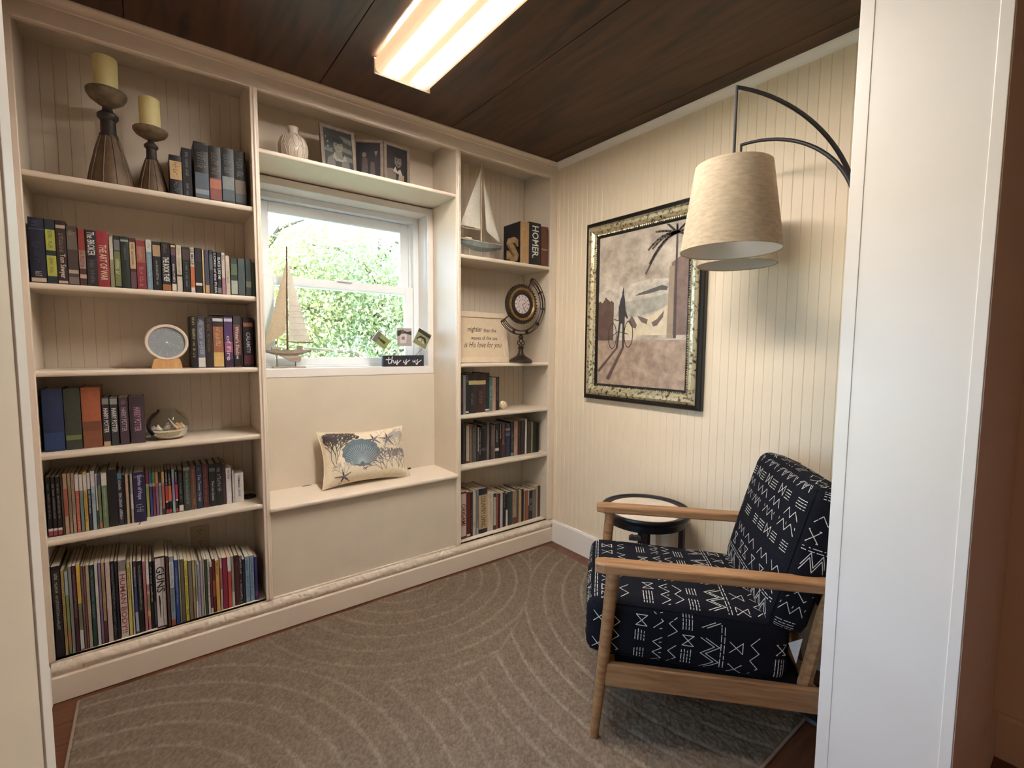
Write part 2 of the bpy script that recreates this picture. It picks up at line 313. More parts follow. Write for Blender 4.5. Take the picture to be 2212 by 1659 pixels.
tree('blue-green leafy tree at right of window view',4.2,6.9,4.1,1.15,.9,1.4,2.7,16000,'#9cae94')
tree('low bushy tree behind lower window pane',2.35,5.3,2.2,1.3,.5,.75,1.3,11000,'#aab48a',.05)
# ================================================================ built-in bookcases
def rounded_board(x0,x1,y0,y1,z0,z1):
    r=(z1-z0)/2*.8; zc=(z0+z1)/2
    prof=[(y1,z0),(y0+r*.6,z0)]+[(y0+r*.6-r*.6*math.sin(t),zc-(zc-z0)*math.cos(t)) for t in np.linspace(.3,math.pi-.3,6)]+[(y0+r*.6,z1),(y1,z1)]
    return MB().prism(prof,'x',x0,x1)
BZ=.155; TOPZ=2.487
def bookcase(label,loc,x0,x1,shelves,stile_side):
    t=thing('built_in_bookcase',label,'bookcase',(loc[0],loc[1],0))
    ox,oy=loc
    def L(mb): mb.v=[(a-ox,b-oy,c) for a,b,c in mb.v]; return mb
    nb=int(round((x1-x0)/.0405)); w=(x1-x0)/nb
    me=MB().box(0,0,BZ,w-.0009,.005,TOPZ).mesh('back_board',CASE)
    for i in range(nb): obj('back_board',me,t,loc=(x0+i*w-ox,YB-.0045-oy,0))
    for z in shelves: L(rounded_board(x0,x1,YF+.002,YB-.006,z-.021,z)).build('shelf',CASE,t)
    L(MB().box(x0,YF+.002,BZ-.02,x1,YB-.006,BZ)).build('bottom_board',CASE,t)
    L(MB().box(x0,YF+.018,TOPZ,x1,YB-.002,TOPZ+.018)).build('top_board',CASE,t)
    return t,L
LB,L=bookcase('left built-in bookcase with six rows, beside the left wall',(-.33,YF),-.33,.390,[1.928,1.543,1.231,.930,.609],'l')
L(MB().box(XL,YF+.004,BZ-.02,-.33,YB-.006,TOPZ)).build('side_panel',CASE,LB)
L(MB().box(XL,YF-.006,BZ,-.319,YF+.012,2.424)).build('stile',TRIM,LB,bevel=.003)
L(MB().box(.390,YF+.006,BZ-.02,.411,YB-.006,TOPZ)).build('divider_panel',CASE,LB)
L(MB().box(.386,YF-.008,BZ,.415,YF+.006,2.424).tube([(.4005,YF-.008,BZ),(.4005,YF-.008,2.424)],.005,8)).build('bead_stile',TRIM,LB,bevel=.003)
RB,L=bookcase('right built-in bookcase with five rows, beside panelled wall',(2.125,YF),1.424,2.125,[1.858,1.231,.926,.617],'r')
L(MB().box(2.125,YF+.004,BZ-.02,XR-.002,YB-.006,TOPZ)).build('side_panel',CASE,RB)
hol=MB()
for z in (1.77,1.70,1.13,1.06,.85,.78,.53,.46):
    for y in (2.39,2.60): hol.lathe([(0,-.0005),(.003,-.0005),(.003,.0002),(0,.0002)],8,(0,0,0))
hol=MB()
for z in (1.77,1.70,1.13,1.06,.85,.78,.53,.46):
    for y in (2.395,2.59): hol.box(2.1245-2.125,y-.0022-YF,z-.0022,2.1252-2.125,y+.0022-YF,z+.0022)
hol.build('peg_hole',mat('peg_hole_dark','#3a2f26',.8),RB)
L(MB().box(2.112,YF-.006,BZ,XR-.001,YF+.006,2.424)).build('stile',TRIM,RB,bevel=.003)
L(MB().box(1.403,YF+.006,BZ-.02,1.424,YB-.006,TOPZ)).build('divider_panel',CASE,RB)
L(MB().box(1.400,YF-.008,BZ,1.429,YF+.006,2.424).tube([(1.4145,YF-.008,BZ),(1.4145,YF-.008,2.424)],.005,8)).build('bead_stile',TRIM,RB,bevel=.003)
# bridge shelf above the window
BS=thing('bridge_shelf','narrow cream shelf bridging the bookcases above the window','shelf',(.907,YF,2.163))
rounded_board(.411-.907,1.403-.907,-.004,.284,0,.017).build('shelf_board',CASE,BS)
MB().box(.411-.907,.272,.017,1.403-.907,.288,.34).build('back_panel',CASE,BS)
MB().box(.411-.907,.02,.324,1.403-.907,.286,.34).build('top_board',CASE,BS)
# window seat
WS=thing('window_seat','cream box window seat under the window','bench',(.907,YF,.155))
rounded_board(.412-.907,1.402-.907,-.022,.284,.412,.433).build('seat_board',TRIM,WS)
MB().box(.418-.907,.010,0,1.398-.907,.03,.412).build('front_panel',CASE,WS,bevel=.002)
MB().box(.411-.907,.006,-.02,.418-.907,.285,.412).build('side_panel',CASE,WS); MB().box(1.398-.907,.006,-.02,1.403-.907,.285,.412).build('side_panel',CASE,WS)
MB().box(.411-.907,.268,.433,1.403-.907,.288,1.009).build('back_panel',CASE,WS)
MB().box(.617-.907,.256,.4325,.662-.907,.264,.4345).build('hinge_slot',mat('dark_hinge','#4a3a2e',.5),WS)
MB().box(1.215-.907,.254,.4325,1.235-.907,.268,.440).build('hinge_slot',MATS['dark_hinge'],WS)
# ================================================================ ceiling light
CLX,CLY,CLZ=.915,1.36,ZC
cl=thing('ceiling_light','long white fluorescent wraparound light glowing warm on the ceiling','light',(CLX,CLY,CLZ))
MB().box(-.085,-.60,-.03,.085,.60,0).build('base_pan',WHITE,cl)
LM=bpy.data.materials.new('glowing_prismatic_lens'); LM.use_nodes=True; nt=LM.node_tree; b_=nt.nodes['Principled BSDF']; b_.inputs['Base Color'].default_value=(.9,.85,.75,1); b_.inputs['Roughness'].default_value=.3
tc=nt.nodes.new('ShaderNodeTexCoord'); sp=nt.nodes.new('ShaderNodeSeparateXYZ'); nt.links.new(tc.outputs['Object'],sp.inputs[0])
def math_(op,a,b=None,c=None):
    n=nt.nodes.new('ShaderNodeMath'); n.operation=op
    for i,x in enumerate((a,b,c)):
        if x is None: continue
        if isinstance(x,(int,float)): n.inputs[i].default_value=x
        else: nt.links.new(x,n.inputs[i])
    return n.outputs[0]
ax=math_('ABSOLUTE',sp.outputs['X']); d_=math_('SUBTRACT',ax,.06); q2=math_('MULTIPLY',math_('MULTIPLY',d_,d_),1/(.029**2)); d2=math_('MULTIPLY',math_('MULTIPLY',q2,q2),-1.0); g_=math_('EXPONENT',d2)
ay=math_('ABSOLUTE',sp.outputs['Y']); e_=nt.nodes.new('ShaderNodeMapRange'); e_.interpolation_type='SMOOTHSTEP'; e_.inputs['From Min'].default_value=.585; e_.inputs['From Max'].default_value=.50; nt.links.new(ay,e_.inputs['Value'])
st=math_('MULTIPLY_ADD',math_('MULTIPLY',g_,e_.outputs[0]),55.0,0.34)
nt.links.new(st,b_.inputs['Emission Strength']); mxc=nt.nodes.new('ShaderNodeMix'); mxc.data_type='RGBA'; mxc.inputs[6].default_value=(1,.62,.33,1); mxc.inputs[7].default_value=(1,.935,.87,1); nt.links.new(math_('MINIMUM',math_('MULTIPLY',g_,6.0),1.0),mxc.inputs[0]); nt.links.new(mxc.outputs[2],b_.inputs['Emission Color'])
prof=[(-.124,-.012),(-.122,-.052),(-.112,-.062),(.112,-.062),(.122,-.052),(.124,-.012)]
mb=MB(); nx=96
# ribbed underside
pts=[(-.124,-.010),(-.124,-.045),(-.119,-.056),(-.110,-.0615)]
for i in range(89): pts.append((-.108+i*.216/88,-.0625-(.0006 if i%2 else 0)))
pts+=[(.110,-.0615),(.119,-.056),(.124,-.045),(.124,-.010)]
for (a,b),(c,d) in zip(pts[:-1],pts[1:]): mb.quad((a,-.61,b),(c,-.61,d),(c,.61,d),(a,.61,b))
mb.poly([(p[0],-.61,p[1]) for p in pts]); mb.poly([(p[0],.61,p[1]) for p in reversed(pts)])
mb.build('prismatic_lens',LM,cl)
CM=mat('end_cap_acrylic','#f0e2c8',.35)
for s in (-1,1): MB().box(-.128,s*.612-.003,-.068,.128,s*.612+.003,-.004).build('end_cap',CM,cl,bevel=.002)
# ================================================================ rug
rg=bpy.data.meshes.new('rug'); RX0,RX1,RY0,RY1=-.256,2.055,.623,2.288; st_=.0062
nx=int((RX1-RX0)/st_)+1; ny=int((RY1-RY0)/st_)+1
gx,gy=np.meshgrid(np.linspace(RX0,RX1,nx),np.linspace(RY0,RY1,ny)); 
cs=[(-.30,1.40,.0),(1.10,2.42,.0),(2.38,1.12,.0)]
dd=np.stack([np.hypot(gx-c[0],(gy-c[1])*(1.0)) for c in cs]); wgt=np.stack([dd[0]/1.02,dd[1]/.82,dd[2]/1.28]); own=wgt.argmin(0); dsel=np.take_along_axis(dd,own[None],0)[0]
ph=(dsel%.098); line=np.exp(-((ph-.049)/.0075)**2); srt=np.sort(wgt,0); edge=np.exp(-((srt[1]-srt[0])/.012)**2); line=np.maximum(line,edge*.6)
def smooth_noise(shape,k):
    a=RNG.random((shape[0]//k+3,shape[1]//k+3)); yi=np.arange(shape[0])/k; xi=np.arange(shape[1])/k; y0=yi.astype(int); x0=xi.astype(int); fy=(yi-y0)[:,None]; fx=(xi-x0)[None]
    A=a[y0][:,x0];B=a[y0][:,x0+1];C_=a[y0+1][:,x0];D_=a[y0+1][:,x0+1]; return (A*(1-fx)+B*fx)*(1-fy)+(C_*(1-fx)+D_*fx)*fy
rn=RNG.random(gx.shape); n2=smooth_noise(gx.shape,5); n3=smooth_noise(gx.shape,60)
line=line*np.clip(.15+1.3*n3,.15,1.0)
gz=.009+.0055*rn+.004*n2-.0045*line
gz[0,:]=gz[-1,:]=.002; gz[:,0]=gz[:,-1]=.002
jx=(RNG.random(gx.shape)-.5)*.004; jy=(RNG.random(gx.shape)-.5)*.004; jx[:,[0,-1]]=0; jy[[0,-1],:]=0
V=np.stack([gx+jx,gy+jy,gz],-1).reshape(-1,3)
ii=np.arange(nx*ny).reshape(ny,nx); F=np.stack([ii[:-1,:-1],ii[:-1,1:],ii[1:,1:],ii[1:,:-1]],-1).reshape(-1,4)
rg.vertices.add(len(V)); rg.vertices.foreach_set('co',V.ravel()); rg.loops.add(F.size); rg.loops.foreach_set('vertex_index',F.ravel().astype(np.int32))
rg.polygons.add(len(F)); rg.polygons.foreach_set('loop_start',np.arange(0,F.size,4,dtype=np.int32)); rg.polygons.foreach_set('loop_total',np.full(len(F),4,dtype=np.int32)); rg.update(); rg.validate()
ca=rg.color_attributes.new('col','FLOAT_COLOR','POINT'); base=np.array(lin('#6f6051')[:3]); lt=np.array(lin('#87796b')[:3])
k_=(.72+.5*rn+.12*(n2-.5)+.14*(n3-.5))[...,None]; cc=(base*(1-line[...,None]*.7)+lt*line[...,None]*.7)*k_
ca.data.foreach_set('color',np.concatenate([cc,np.ones(gx.shape+(1,))],-1).reshape(-1).astype(np.float32))
rg.materials.append(vcol_mat('carved_rug_pile',.95)); tag(obj('rug',rg),'taupe rug with carved arc lines covering the nook floor','rug')
ro=bpy.data.objects['rug']
bd=mat('rug_binding','#8a7868',.9,var=.1)
MB().box(RX0-.006,RY0-.006,0,RX1+.006,RY0+.004,.009).box(RX0-.006,RY1-.004,0,RX1+.006,RY1+.006,.009).box(RX0-.006,RY0,0,RX0+.004,RY1,.009).box(RX1-.004,RY0,0,RX1+.006,RY1,.009).build('bound_edge',bd,ro,bevel=.003)

hl=thing('hall_fill_light','added dome fill light on the unseen hall ceiling','light',(-1.1,-1.3,ZC))  # added fill lamp in the unseen hall, brightens its dim walls
MB().lathe([(0,0),(.15,0),(.15,-.015),(0,-.015)],32).build('base_pan',WHITE,hl,smooth=True)
HLM=bpy.data.materials.new('fill_light_glow'); HLM.use_nodes=True; b_=HLM.node_tree.nodes['Principled BSDF']; b_.inputs['Emission Color'].default_value=(1,.7,.45,1); b_.inputs['Emission Strength'].default_value=26
MB().lathe([(.14,-.015),(.13,-.05),(.09,-.08),(.04,-.093),(0,-.096)],32).build('fill_dome',HLM,hl,smooth=True)
# ================================================================ armchair
FAB=mat('black_mudcloth','#14141a',.9,var=.25,vscale=260,bump=.3,bscale=700,spec=.1)
CHALK=mat('chalk_white_print','#c9c4ba',.9,var=.25,vscale=120)
class Cushion:
    """rounded box with bulging faces; local frame matrix"""
    def __init__(s,half,r,bulge,Mx): s.h=half; s.r=r; s.b=bulge; s.M=Mx
    def pt(s,q,off=0):
        h=s.h; p=[q[i]*h[i] for i in range(3)]; inn=[max(-(h[i]-s.r),min(h[i]-s.r,p[i])) for i in range(3)]
        d=Vector([p[i]-inn[i] for i in range(3)]); d=d.normalized() if d.length>1e-9 else Vector((0,0,0))
        o=Vector(inn)+d*(s.r+off)
        for i in range(3):
            j,k=(i+1)%3,(i+2)%3; o[i]+=q[i]*s.b[i]*max(0,1-q[j]**2)*max(0,1-q[k]**2)
        return tuple(s.M@o)
    def mesh(s,name,material,parent,n=14):
        mb=MB(); idx={}
        def vid(q):
            k=tuple(round(x,4) for x in q)
            if k not in idx: idx[k]=len(mb.v); mb.v.append(s.pt(q))
            return idx[k]
        g=[-1+2*i/n for i in range(n+1)]; g=[math.copysign(abs(x)**.72,x) for x in g]
        for ax in range(3):
            for sg in (-1,1):
                for i in range(n):
                    for j in range(n):
                        def Q(a,b):
                            q=[0,0,0]; q[ax]=sg; q[(ax+1)%3]=a; q[(ax+2)%3]=b; return q
                        mb.f.append((vid(Q(g[i],g[j])),vid(Q(g[i+1],g[j])),vid(Q(g[i+1],g[j+1])),vid(Q(g[i],g[j+1])))); mb.m.append(0)
        return mb.build(name,material,parent,smooth='all')
    def face(s,ax,sg,swap=False,off=.0012):
        def place(a,b):   # a,b in -1..1
            if swap: a,b=b,a
            q=[0,0,0]; q[ax]=sg; q[(ax+1)%3]=max(-1,min(1,a)); q[(ax+2)%3]=max(-1,min(1,b)); return s.pt(q,off)
        return place
def mudcloth(rs,wa,wb,rows):
    """strokes on a wa x wb (metres) patch, coordinates in metres from centre; rows run along a"""
    R=random.Random(rs); out=[]; b=-wb/2+.02
    kinds=['zig','grid','zig2','dash','x','zig','blank','grid','chev']; k=R.randrange(9)
    while b<wb/2-.02:
        kd=kinds[k%9]; k+=1; hh={'zig':.032,'grid':.045,'zig2':.05,'dash':.014,'x':.05,'blank':.022,'chev':.035}[kd]
        a=-wa/2+.015+R.random()*.02
        if kd=='dash':
            for row in (0,.01):
                x=a
                while x<wa/2-.03: 
                    l=.012+R.random()*.02; out.append([(x,b+row),(x+l,b+row)]); x+=l+.007
        elif kd in('zig','zig2','chev'):
            while a<wa/2-.03:
                n=R.randrange(3,7); s_=.018+R.random()*.008; L=[]
                for i in range(n+1):
                    if a+i*s_>wa/2-.012: break
                    L.append((a+i*s_,b+(hh*.85 if i%2 else 0)+R.uniform(-.002,.002)))
                if len(L)>1: out.append(L)
                if kd=='zig2' and len(L)>1: out.append([(p,q_+.016) for p,q_ in L])
                if kd=='chev' :
                    for p,q_ in L[::2]: out.append([(p,q_+.02),(p+.002,q_+.027)])
                a+=n*s_+.02+R.random()*.03
        elif kd=='grid':
            while a<wa/2-.05:
                nc=R.randrange(3,6); nr=4
                for i in range(nr):
                    x=a
                    for j in range(nc):
                        l=.006+R.random()*.006; out.append([(x,b+i*.0095),(x+l,b+i*.0095)]); x+=.0125
                a+=nc*.0125+.012
                if R.random()<.6 and a<wa/2-.06:
                    out+= [[(a,b),(a+.034,b+.036)],[(a,b+.036),(a+.034,b)],[(a,b),(a,b+.036)],[(a+.034,b),(a+.034,b+.036)]]; a+=.05
                a+=R.random()*.05
        elif kd=='x':
            while a<wa/2-.06:
                w_=.036; out+=[[(a,b),(a+w_,b+.04)],[(a,b+.04),(a+w_,b)],[(a,b+.04),(a+w_,b+.04)]]
                if R.random()<.5: out.append([(a,b),(a+w_,b)])
                a+=w_+.01+R.random()*.05
        b+=hh+.012
    return out
def pattern(cu,parent,specs):
    mb=MB()
    for ax,sg,swap,rs in specs:
        ia,ib=(ax+1)%3,(ax+2)%3
        if swap: ia,ib=ib,ia
        A,B=cu.h[ia],cu.h[ib]; pl=cu.face(ax,sg,swap)
        segs=[]
        for L in mudcloth(rs,2*A,2*B,0):
            for (a,b),(c,d) in zip(L[:-1],L[1:]):
                n=max(1,int(math.hypot(c-a,d-b)/.02)); segs+=[[(a+(c-a)*i/n,b+(d-b)*i/n),(a+(c-a)*(i+1)/n,b+(d-b)*(i+1)/n)] for i in range(n)]
        strokes_mb(segs,lambda a,b:pl(a/A,b/B),.0012,1,mb)
    o=mb.build('woven_pattern',CHALK,parent,recalc=False); o['kind']='stuff'; return o
ch=thing('armchair','oak-framed armchair with black and white mudcloth cushions','armchair',(1.127,1.014,.012),math.atan2(-.747,.665))
for y in (.02,.60):
    MB().tube([(.008,y,0),(.035,y,.29),(.06,y,.588)],[.0145,.019,.022],16).build('leg',OAK,ch,smooth=True)
    MB().tube([(.86,y,0),(.80,y,.29),(.735,y,.588)],[.0145,.019,.022],16).build('leg',OAK,ch,smooth=True)
    mb=MB(); zz=.586; 
    prof=[(0.0,-.022),(.03,-.031),(.45,-.030),(.80,-.026),(.80,.026),(.45,.030),(.03,.031),(0.0,.022)]
    mb.prism([(px,y+py) for px,py in prof],'z',zz,zz+.034).build('armrest',OAK,ch,bevel=.006)
    MB().box(.04,y-.012,.195,.80,y+.012,.272).build('side_rail',OAK,ch,bevel=.004)
    MB().tube([(.655,y+(.028 if y<.3 else -.028),.25),(.70,y+(.028 if y<.3 else -.028),.5),(.80,y+(.028 if y<.3 else -.028),.86)],[.021,.021,.016],8).build('back_post',OAK,ch,smooth=True)
MB().box(.05,.03,.205,.072,.59,.272).build('front_rail',OAK,ch,bevel=.003)
MB().box(.05,.03,.235,.68,.59,.262).build('seat_deck',FAB,ch)
MB().box(.66,.03,.205,.685,.59,.272).build('rear_rail',OAK,ch,bevel=.003)
for z,x in ((.52,.712),(.68,.757),(.83,.80)): MB().box(x-.008,.05,z-.025,x+.008,.57,z+.025).build('back_slat',OAK,ch,bevel=.003)
Ms=Matrix.Translation((.295,.31,.364))@Matrix.Rotation(math.radians(2.2),4,'Y')
cs_=Cushion((.320,.270,.100),.042,(.008,.012,.022),Ms); so_=cs_.mesh('seat_cushion',FAB,ch); pattern(cs_,so_,[(2,1,True,3),(1,-1,False,5),(0,-1,False,9)])
Mb=Matrix.Translation((.655,.31,.655))@Matrix.Rotation(math.radians(15),4,'Y')
cb_=Cushion((.065,.268,.245),.045,(.02,.008,.008),Mb); bo_=cb_.mesh('back_cushion',FAB,ch); pattern(cb_,bo_,[(0,-1,False,21),(1,-1,True,12),(2,1,False,8)])
# seam piping on both cushions
def piping(cu,ax,sg,parent):
    pts=[]; j,k=(ax+1)%3,(ax+2)%3; e=.9
    for t in range(40):
        u=t/40*4; s_=int(u); v=(u-s_)*2-1
        a,b={0:(v,-1),1:(1,v),2:(-v,1),3:(-1,-v)}[s_]; q=[0,0,0]; q[ax]=sg; q[j]=a; q[k]=b; pts.append(cu.pt(q,.001))
    MB().tube(pts,.0028,6,closed=True).build('piping',FAB,parent,smooth=True)
piping(cb_,0,-1,bo_); piping(cb_,0,1,bo_); piping(cs_,2,1,so_); piping(cs_,2,-1,so_)
MB().poly([(.60,.035,.40),(.625,.034,.335),(.64,.034,.42)]).build('care_tag',mat('grey_tag','#b9b6b2',.8),bo_)
tag(MB().prism([(-.025,0),(.028,0),(.024,.012),(.012,.019),(-.004,.017),(-.012,.02),(-.024,.014)],'y',-.012,.012).build('cloth_pouch',mat('dark_cloth','#241d18',.9,var=.2,vscale=90),loc=(1.642,1.252,.500)),'small dark crumpled pouch on far edge of the armchair seat','pouch')
bpy.data.objects['cloth_pouch'].rotation_euler=(0,0,math.atan2(-.747,.665))
# ================================================================ side table
st=thing('side_table','round black side table with pale top beside the armchair','side table',(1.905,1.395,.012))
MB().lathe([(.0,.506),(.19,.506),(.205,.512),(.213,.522),(.214,.535),(.210,.541),(.203,.541),(.200,.535),(.178,.529),(0,.529)],48).build('top_rim',BLACK,st,smooth=True)
MB().lathe([(0,.5292),(.177,.5292),(.177,.531),(0,.531)],48).build('table_top',mat('pale_stone_top','#cdbfae',.25,var=.05,vscale=20),st,smooth=True)
MB().lathe([(.186,.478),(.192,.478),(.192,.508),(.186,.508),(.186,.478)],48,cap=False).build('apron',BLACK,st,smooth=True)
for k in range(4):
    a=.55+k*math.pi/2; x,y=.172*math.cos(a),.172*math.sin(a); MB().box(x-.012,y-.012,0,x+.012,y+.012,.508).build('leg',BLACK,st,bevel=.003)
MB().bar((.172*math.cos(.55),.172*math.sin(.55),.12),(-.172*math.cos(.55),-.172*math.sin(.55),.12),.018,.012).bar((.172*math.cos(2.12),.172*math.sin(2.12),.12),(-.172*math.cos(2.12),-.172*math.sin(2.12),.12),.018,.012).build('cross_brace',BLACK,st)
# ================================================================ arc floor lamp
IRON=mat('dark_iron','#171112',.5,metal=.0,var=.05)
LINEN=mat('natural_linen_shade','#cfbea4',.9,var=.14,vscale=40,bump=.35,bscale=320,stretch=(1,1,3))
def add_translucency(m,f):
    nt=m.node_tree; o=[n for n in nt.nodes if n.type=='OUTPUT_MATERIAL'][0]; b=nt.nodes['Principled BSDF']; t=nt.nodes.new('ShaderNodeBsdfTranslucent'); mx=nt.nodes.new('ShaderNodeMixShader'); mx.inputs[0].default_value=f
    src=b.inputs['Base Color'].links[0].from_socket; nt.links.new(src,t.inputs[0]); nt.links.new(b.outputs[0],mx.inputs[1]); nt.links.new(t.outputs[0],mx.inputs[2]); nt.links.new(mx.outputs[0],o.inputs[0])
LINE2=mat('white_shade_lining','#f0f0f0',.7,var=.01)
add_translucency(LINEN,.45); add_translucency(LINE2,.5)
PX,PY=1.935,.592
fl_=thing('arc_floor_lamp','black arc floor lamp with two beige linen drum shades','floor lamp',(PX,PY,0))
MB().lathe([(0,0),(.12,0),(.125,.006),(.12,.018),(.02,.026),(0,.026)],40).build('base',IRON,fl_,smooth=True)
MB().tube([(0,0,.02),(0,0,1.0),(0,0,1.80)],.011,12).build('pole',IRON,fl_,smooth=True)
def lamp_arm(tx,ty,ztop,zshade,r):
    a=Vector((0,0,1.76)); e=Vector((tx-PX,ty-PY,ztop)); pts=[]
    for i in range(25):
        t=i/24*math.pi/2; h=1-math.cos(t); v=math.sin(t)
        pts.append((e.x*h,e.y*h,a.z+(e.z-a.z)*v))
    MB().tube(pts,[r*1.1-(r*.35)*i/24 for i in range(25)],10).build('arm',IRON,fl_,smooth=True)
    MB().tube([(e.x,e.y,ztop+.004),(e.x,e.y,zshade+.10)],r*.62,8).build('drop_rod',IRON,fl_,smooth=True)
    z0=zshade; z1=zshade+.262; n=48
    sh=MB().lathe([(.150,z0),(.113,z1),(.1115,z1),(.1485,z0),(.150,z0)],n,(e.x,e.y,0),cap=False).build('lamp_shade',LINEN,fl_,smooth=True)
    MB().lathe([(.1470,z0+.001),(.1100,z1-.001)],n,(e.x,e.y,0),cap=False).build('lining',LINE2,sh,smooth=True)
    MB().tube([(e.x+.1495*math.cos(k*math.pi/24),e.y+.1495*math.sin(k*math.pi/24),z0) for k in range(48)],.0022,6,closed=True).build('bottom_hem',LINEN,sh,smooth=True)
    sp=MB()
    for k in range(3):
        an=k*2.094; sp.tube([(e.x,e.y,z1-.03),(e.x+.112*math.cos(an),e.y+.112*math.sin(an),z1-.012)],.002,5)
    sp.tube([(e.x,e.y,z1-.03),(e.x,e.y,z1-.11)],.017,12); sp.build('socket',IRON,sh)
    MB().lathe([(0,z1-.20),(.018,z1-.195),(.029,z1-.17),(.022,z1-.135),(.013,z1-.108),(0,z1-.108)],16,(e.x,e.y,0)).build('bulb',mat('frosted_bulb','#e6e4e0',.3),sh,smooth=True)
lamp_arm(1.485,.796,2.140,1.640,.0076)
lamp_arm(1.925,1.003,2.146,1.672,.0076)
# ================================================================ framed painting on the right wall
fp=thing('framed_painting','sepia harbour painting in wide distressed gold and black frame','painting',(XR-.002,1.655,1.545))
FW,FH=.785,1.05      # outer
FBK=mat('black_frame_lacquer','#15120f',.3,var=.05); GOLD=wood('distressed_silver_gold','#3a3022','#cbbf9c',.32,(14,9,9),6); GOLD.node_tree.nodes['Principled BSDF'].inputs['Metallic'].default_value=.6; GOLD.node_tree.nodes['Color Ramp'].color_ramp.elements[0].position=.34; GOLD.node_tree.nodes['Color Ramp'].color_ramp.elements[1].position=.5
def frame_ring(o0,i0,d0,d1,name,m,bev=.003,sl=None):
    # o0,i0 inset distances from the outer edge ; depths from the wall (local -x)
    mb=MB()
    hy,hz=FW/2,FH/2
    def ringpts(ins,dep): return [(-dep,-(hy-ins),-(hz-ins)),(-dep,(hy-ins),-(hz-ins)),(-dep,(hy-ins),(hz-ins)),(-dep,-(hy-ins),(hz-ins))]
    prof=sl or [(o0,0),(o0,d0),(i0,d1),(i0,0)]
    R_=[ringpts(a,b) for a,b in prof]
    for k in range(len(R_)-1):
        for j in range(4): mb.quad(R_[k][j],R_[k][(j+1)%4],R_[k+1][(j+1)%4],R_[k+1][j])
    return mb.build(name,m,fp)
frame_ring(0,.03,.03,.034,'outer_moulding',FBK,sl=[(0,0),(0,.022),(.004,.028),(.018,.030),(.022,.034),(.026,.034)])
frame_ring(0,0,0,0,'gold_moulding',GOLD,sl=[(.024,.030),(.030,.040),(.042,.047),(.058,.045),(.072,.034),(.080,.024)])
frame_ring(0,0,0,0,'inner_lip',FBK,sl=[(.079,.022),(.082,.027),(.090,.025),(.096,.018),(.098,.010)])
bd_=MB(); R0=random.Random(4)
for side in range(4):
    L_=(FH if side%2==0 else FW)-.17; n=int(L_/.012)
    for i in range(n):
        s_=-L_/2+L_*i/n; r0=.0035+R0.random()*.003; hy,hz=FW/2-.081,FH/2-.081
        y,z={0:(-hy,s_),1:(s_,-hz),2:(hy,s_),3:(s_,hz)}[side]
        bd_.lathe([(0,-r0),(r0*.8,-r0*.5),(r0*.8,r0*.5),(0,r0)],6,(-.0255,y,z))
bd_.build('beaded_rope',GOLD,fp)['kind']='stuff'
# canvas (flat print): s 0..1 left->right as seen (+Y is left), t 0..1 up
CW,CH=FW-.19,FH-.19
CAN=bpy.data.materials.new('sepia_canvas'); CAN.use_nodes=True; nt=CAN.node_tree; b_=nt.nodes['Principled BSDF']; b_.inputs['Roughness'].default_value=.6
tc=nt.nodes.new('ShaderNodeTexCoord'); n1=nt.nodes.new('ShaderNodeTexNoise'); n1.inputs['Scale'].default_value=7; n1.inputs['Detail'].default_value=9; n1.inputs['Roughness'].default_value=.68
nt.links.new(tc.outputs['Object'],n1.inputs['Vector']); r1=nt.nodes.new('ShaderNodeValToRGB'); r1.color_ramp.elements[0].position=.3; r1.color_ramp.elements[1].position=.68
r1.color_ramp.elements[0].color=lin('#85766a'); r1.color_ramp.elements[1].color=lin('#d2c6b4'); nt.links.new(n1.outputs['Fac'],r1.inputs['Fac']); nt.links.new(r1.outputs['Color'],b_.inputs['Base Color'])
def cp(s,t,d=.0135): return (-d,(.5-s)*CW,(t-.5)*CH)
cv=MB().box(-.013,-CW/2,-CH/2,-.006,CW/2,CH/2).build('canvas',CAN,fp)
def paint(name,polys,h,d=.0138,var=.12):
    m=mat('paint_'+h.lstrip('#'),h,.6,var=var,vscale=25,bump=.1,bscale=120); mb=MB()
    for P in polys: o=MB().poly([cp(a,b,d) for a,b in P]).build(name,m,cv)
    return o
paint('painted_foreground',[[(0,0),(1,0),(1,.30),(0,.30)]],'#a08a78',.0136,.3)
paint('painted_sea_haze',[[(0,.33),(1,.33),(1,.66),(.6,.68),(0,.63)]],'#b9b0a2',.0136,.3)
paint('painted_water',[[(.22,.46),(.5,.45),(.8,.50),(.8,.58),(.55,.56),(.3,.55)]],'#a19d90',.0138,.25)
paint('painted_island',[[(.45,.585),(.6,.59),(.72,.605),(.79,.60),(.8,.62),(.74,.635),(.64,.62),(.5,.60)]],'#5a5650',.0140)
paint('painted_sand',[[(.28,.33),(.8,.33),(.82,.52),(.66,.46),(.5,.43),(.3,.42)]],'#cbbda0',.0140,.15)
paint('painted_house',[[(0,.30),(.2,.30),(.2,.55),(.12,.60),(0,.56)]],'#5f4a42',.0142,.2)
paint('painted_roof_stripe',[[(0,.585),(.04,.62),(.09,.58),(.05,.555)],[(.10,.59),(.14,.625),(.20,.59),(.155,.56)]],'#c4b6a4',.0143)
paint('painted_wall',[[(.83,.33),(1,.33),(1,.78),(.94,.80),(.83,.76)]],'#7a655c',.0142,.2)
paint('painted_pillar',[[(.80,.31),(.86,.31),(.86,.74),(.81,.74)]],'#9a8672',.0144)
paint('painted_palm_trunk',[[(.865,.31),(.895,.31),(.885,.93),(.868,.93)]],'#4e433c',.0146)
fr=[]; 
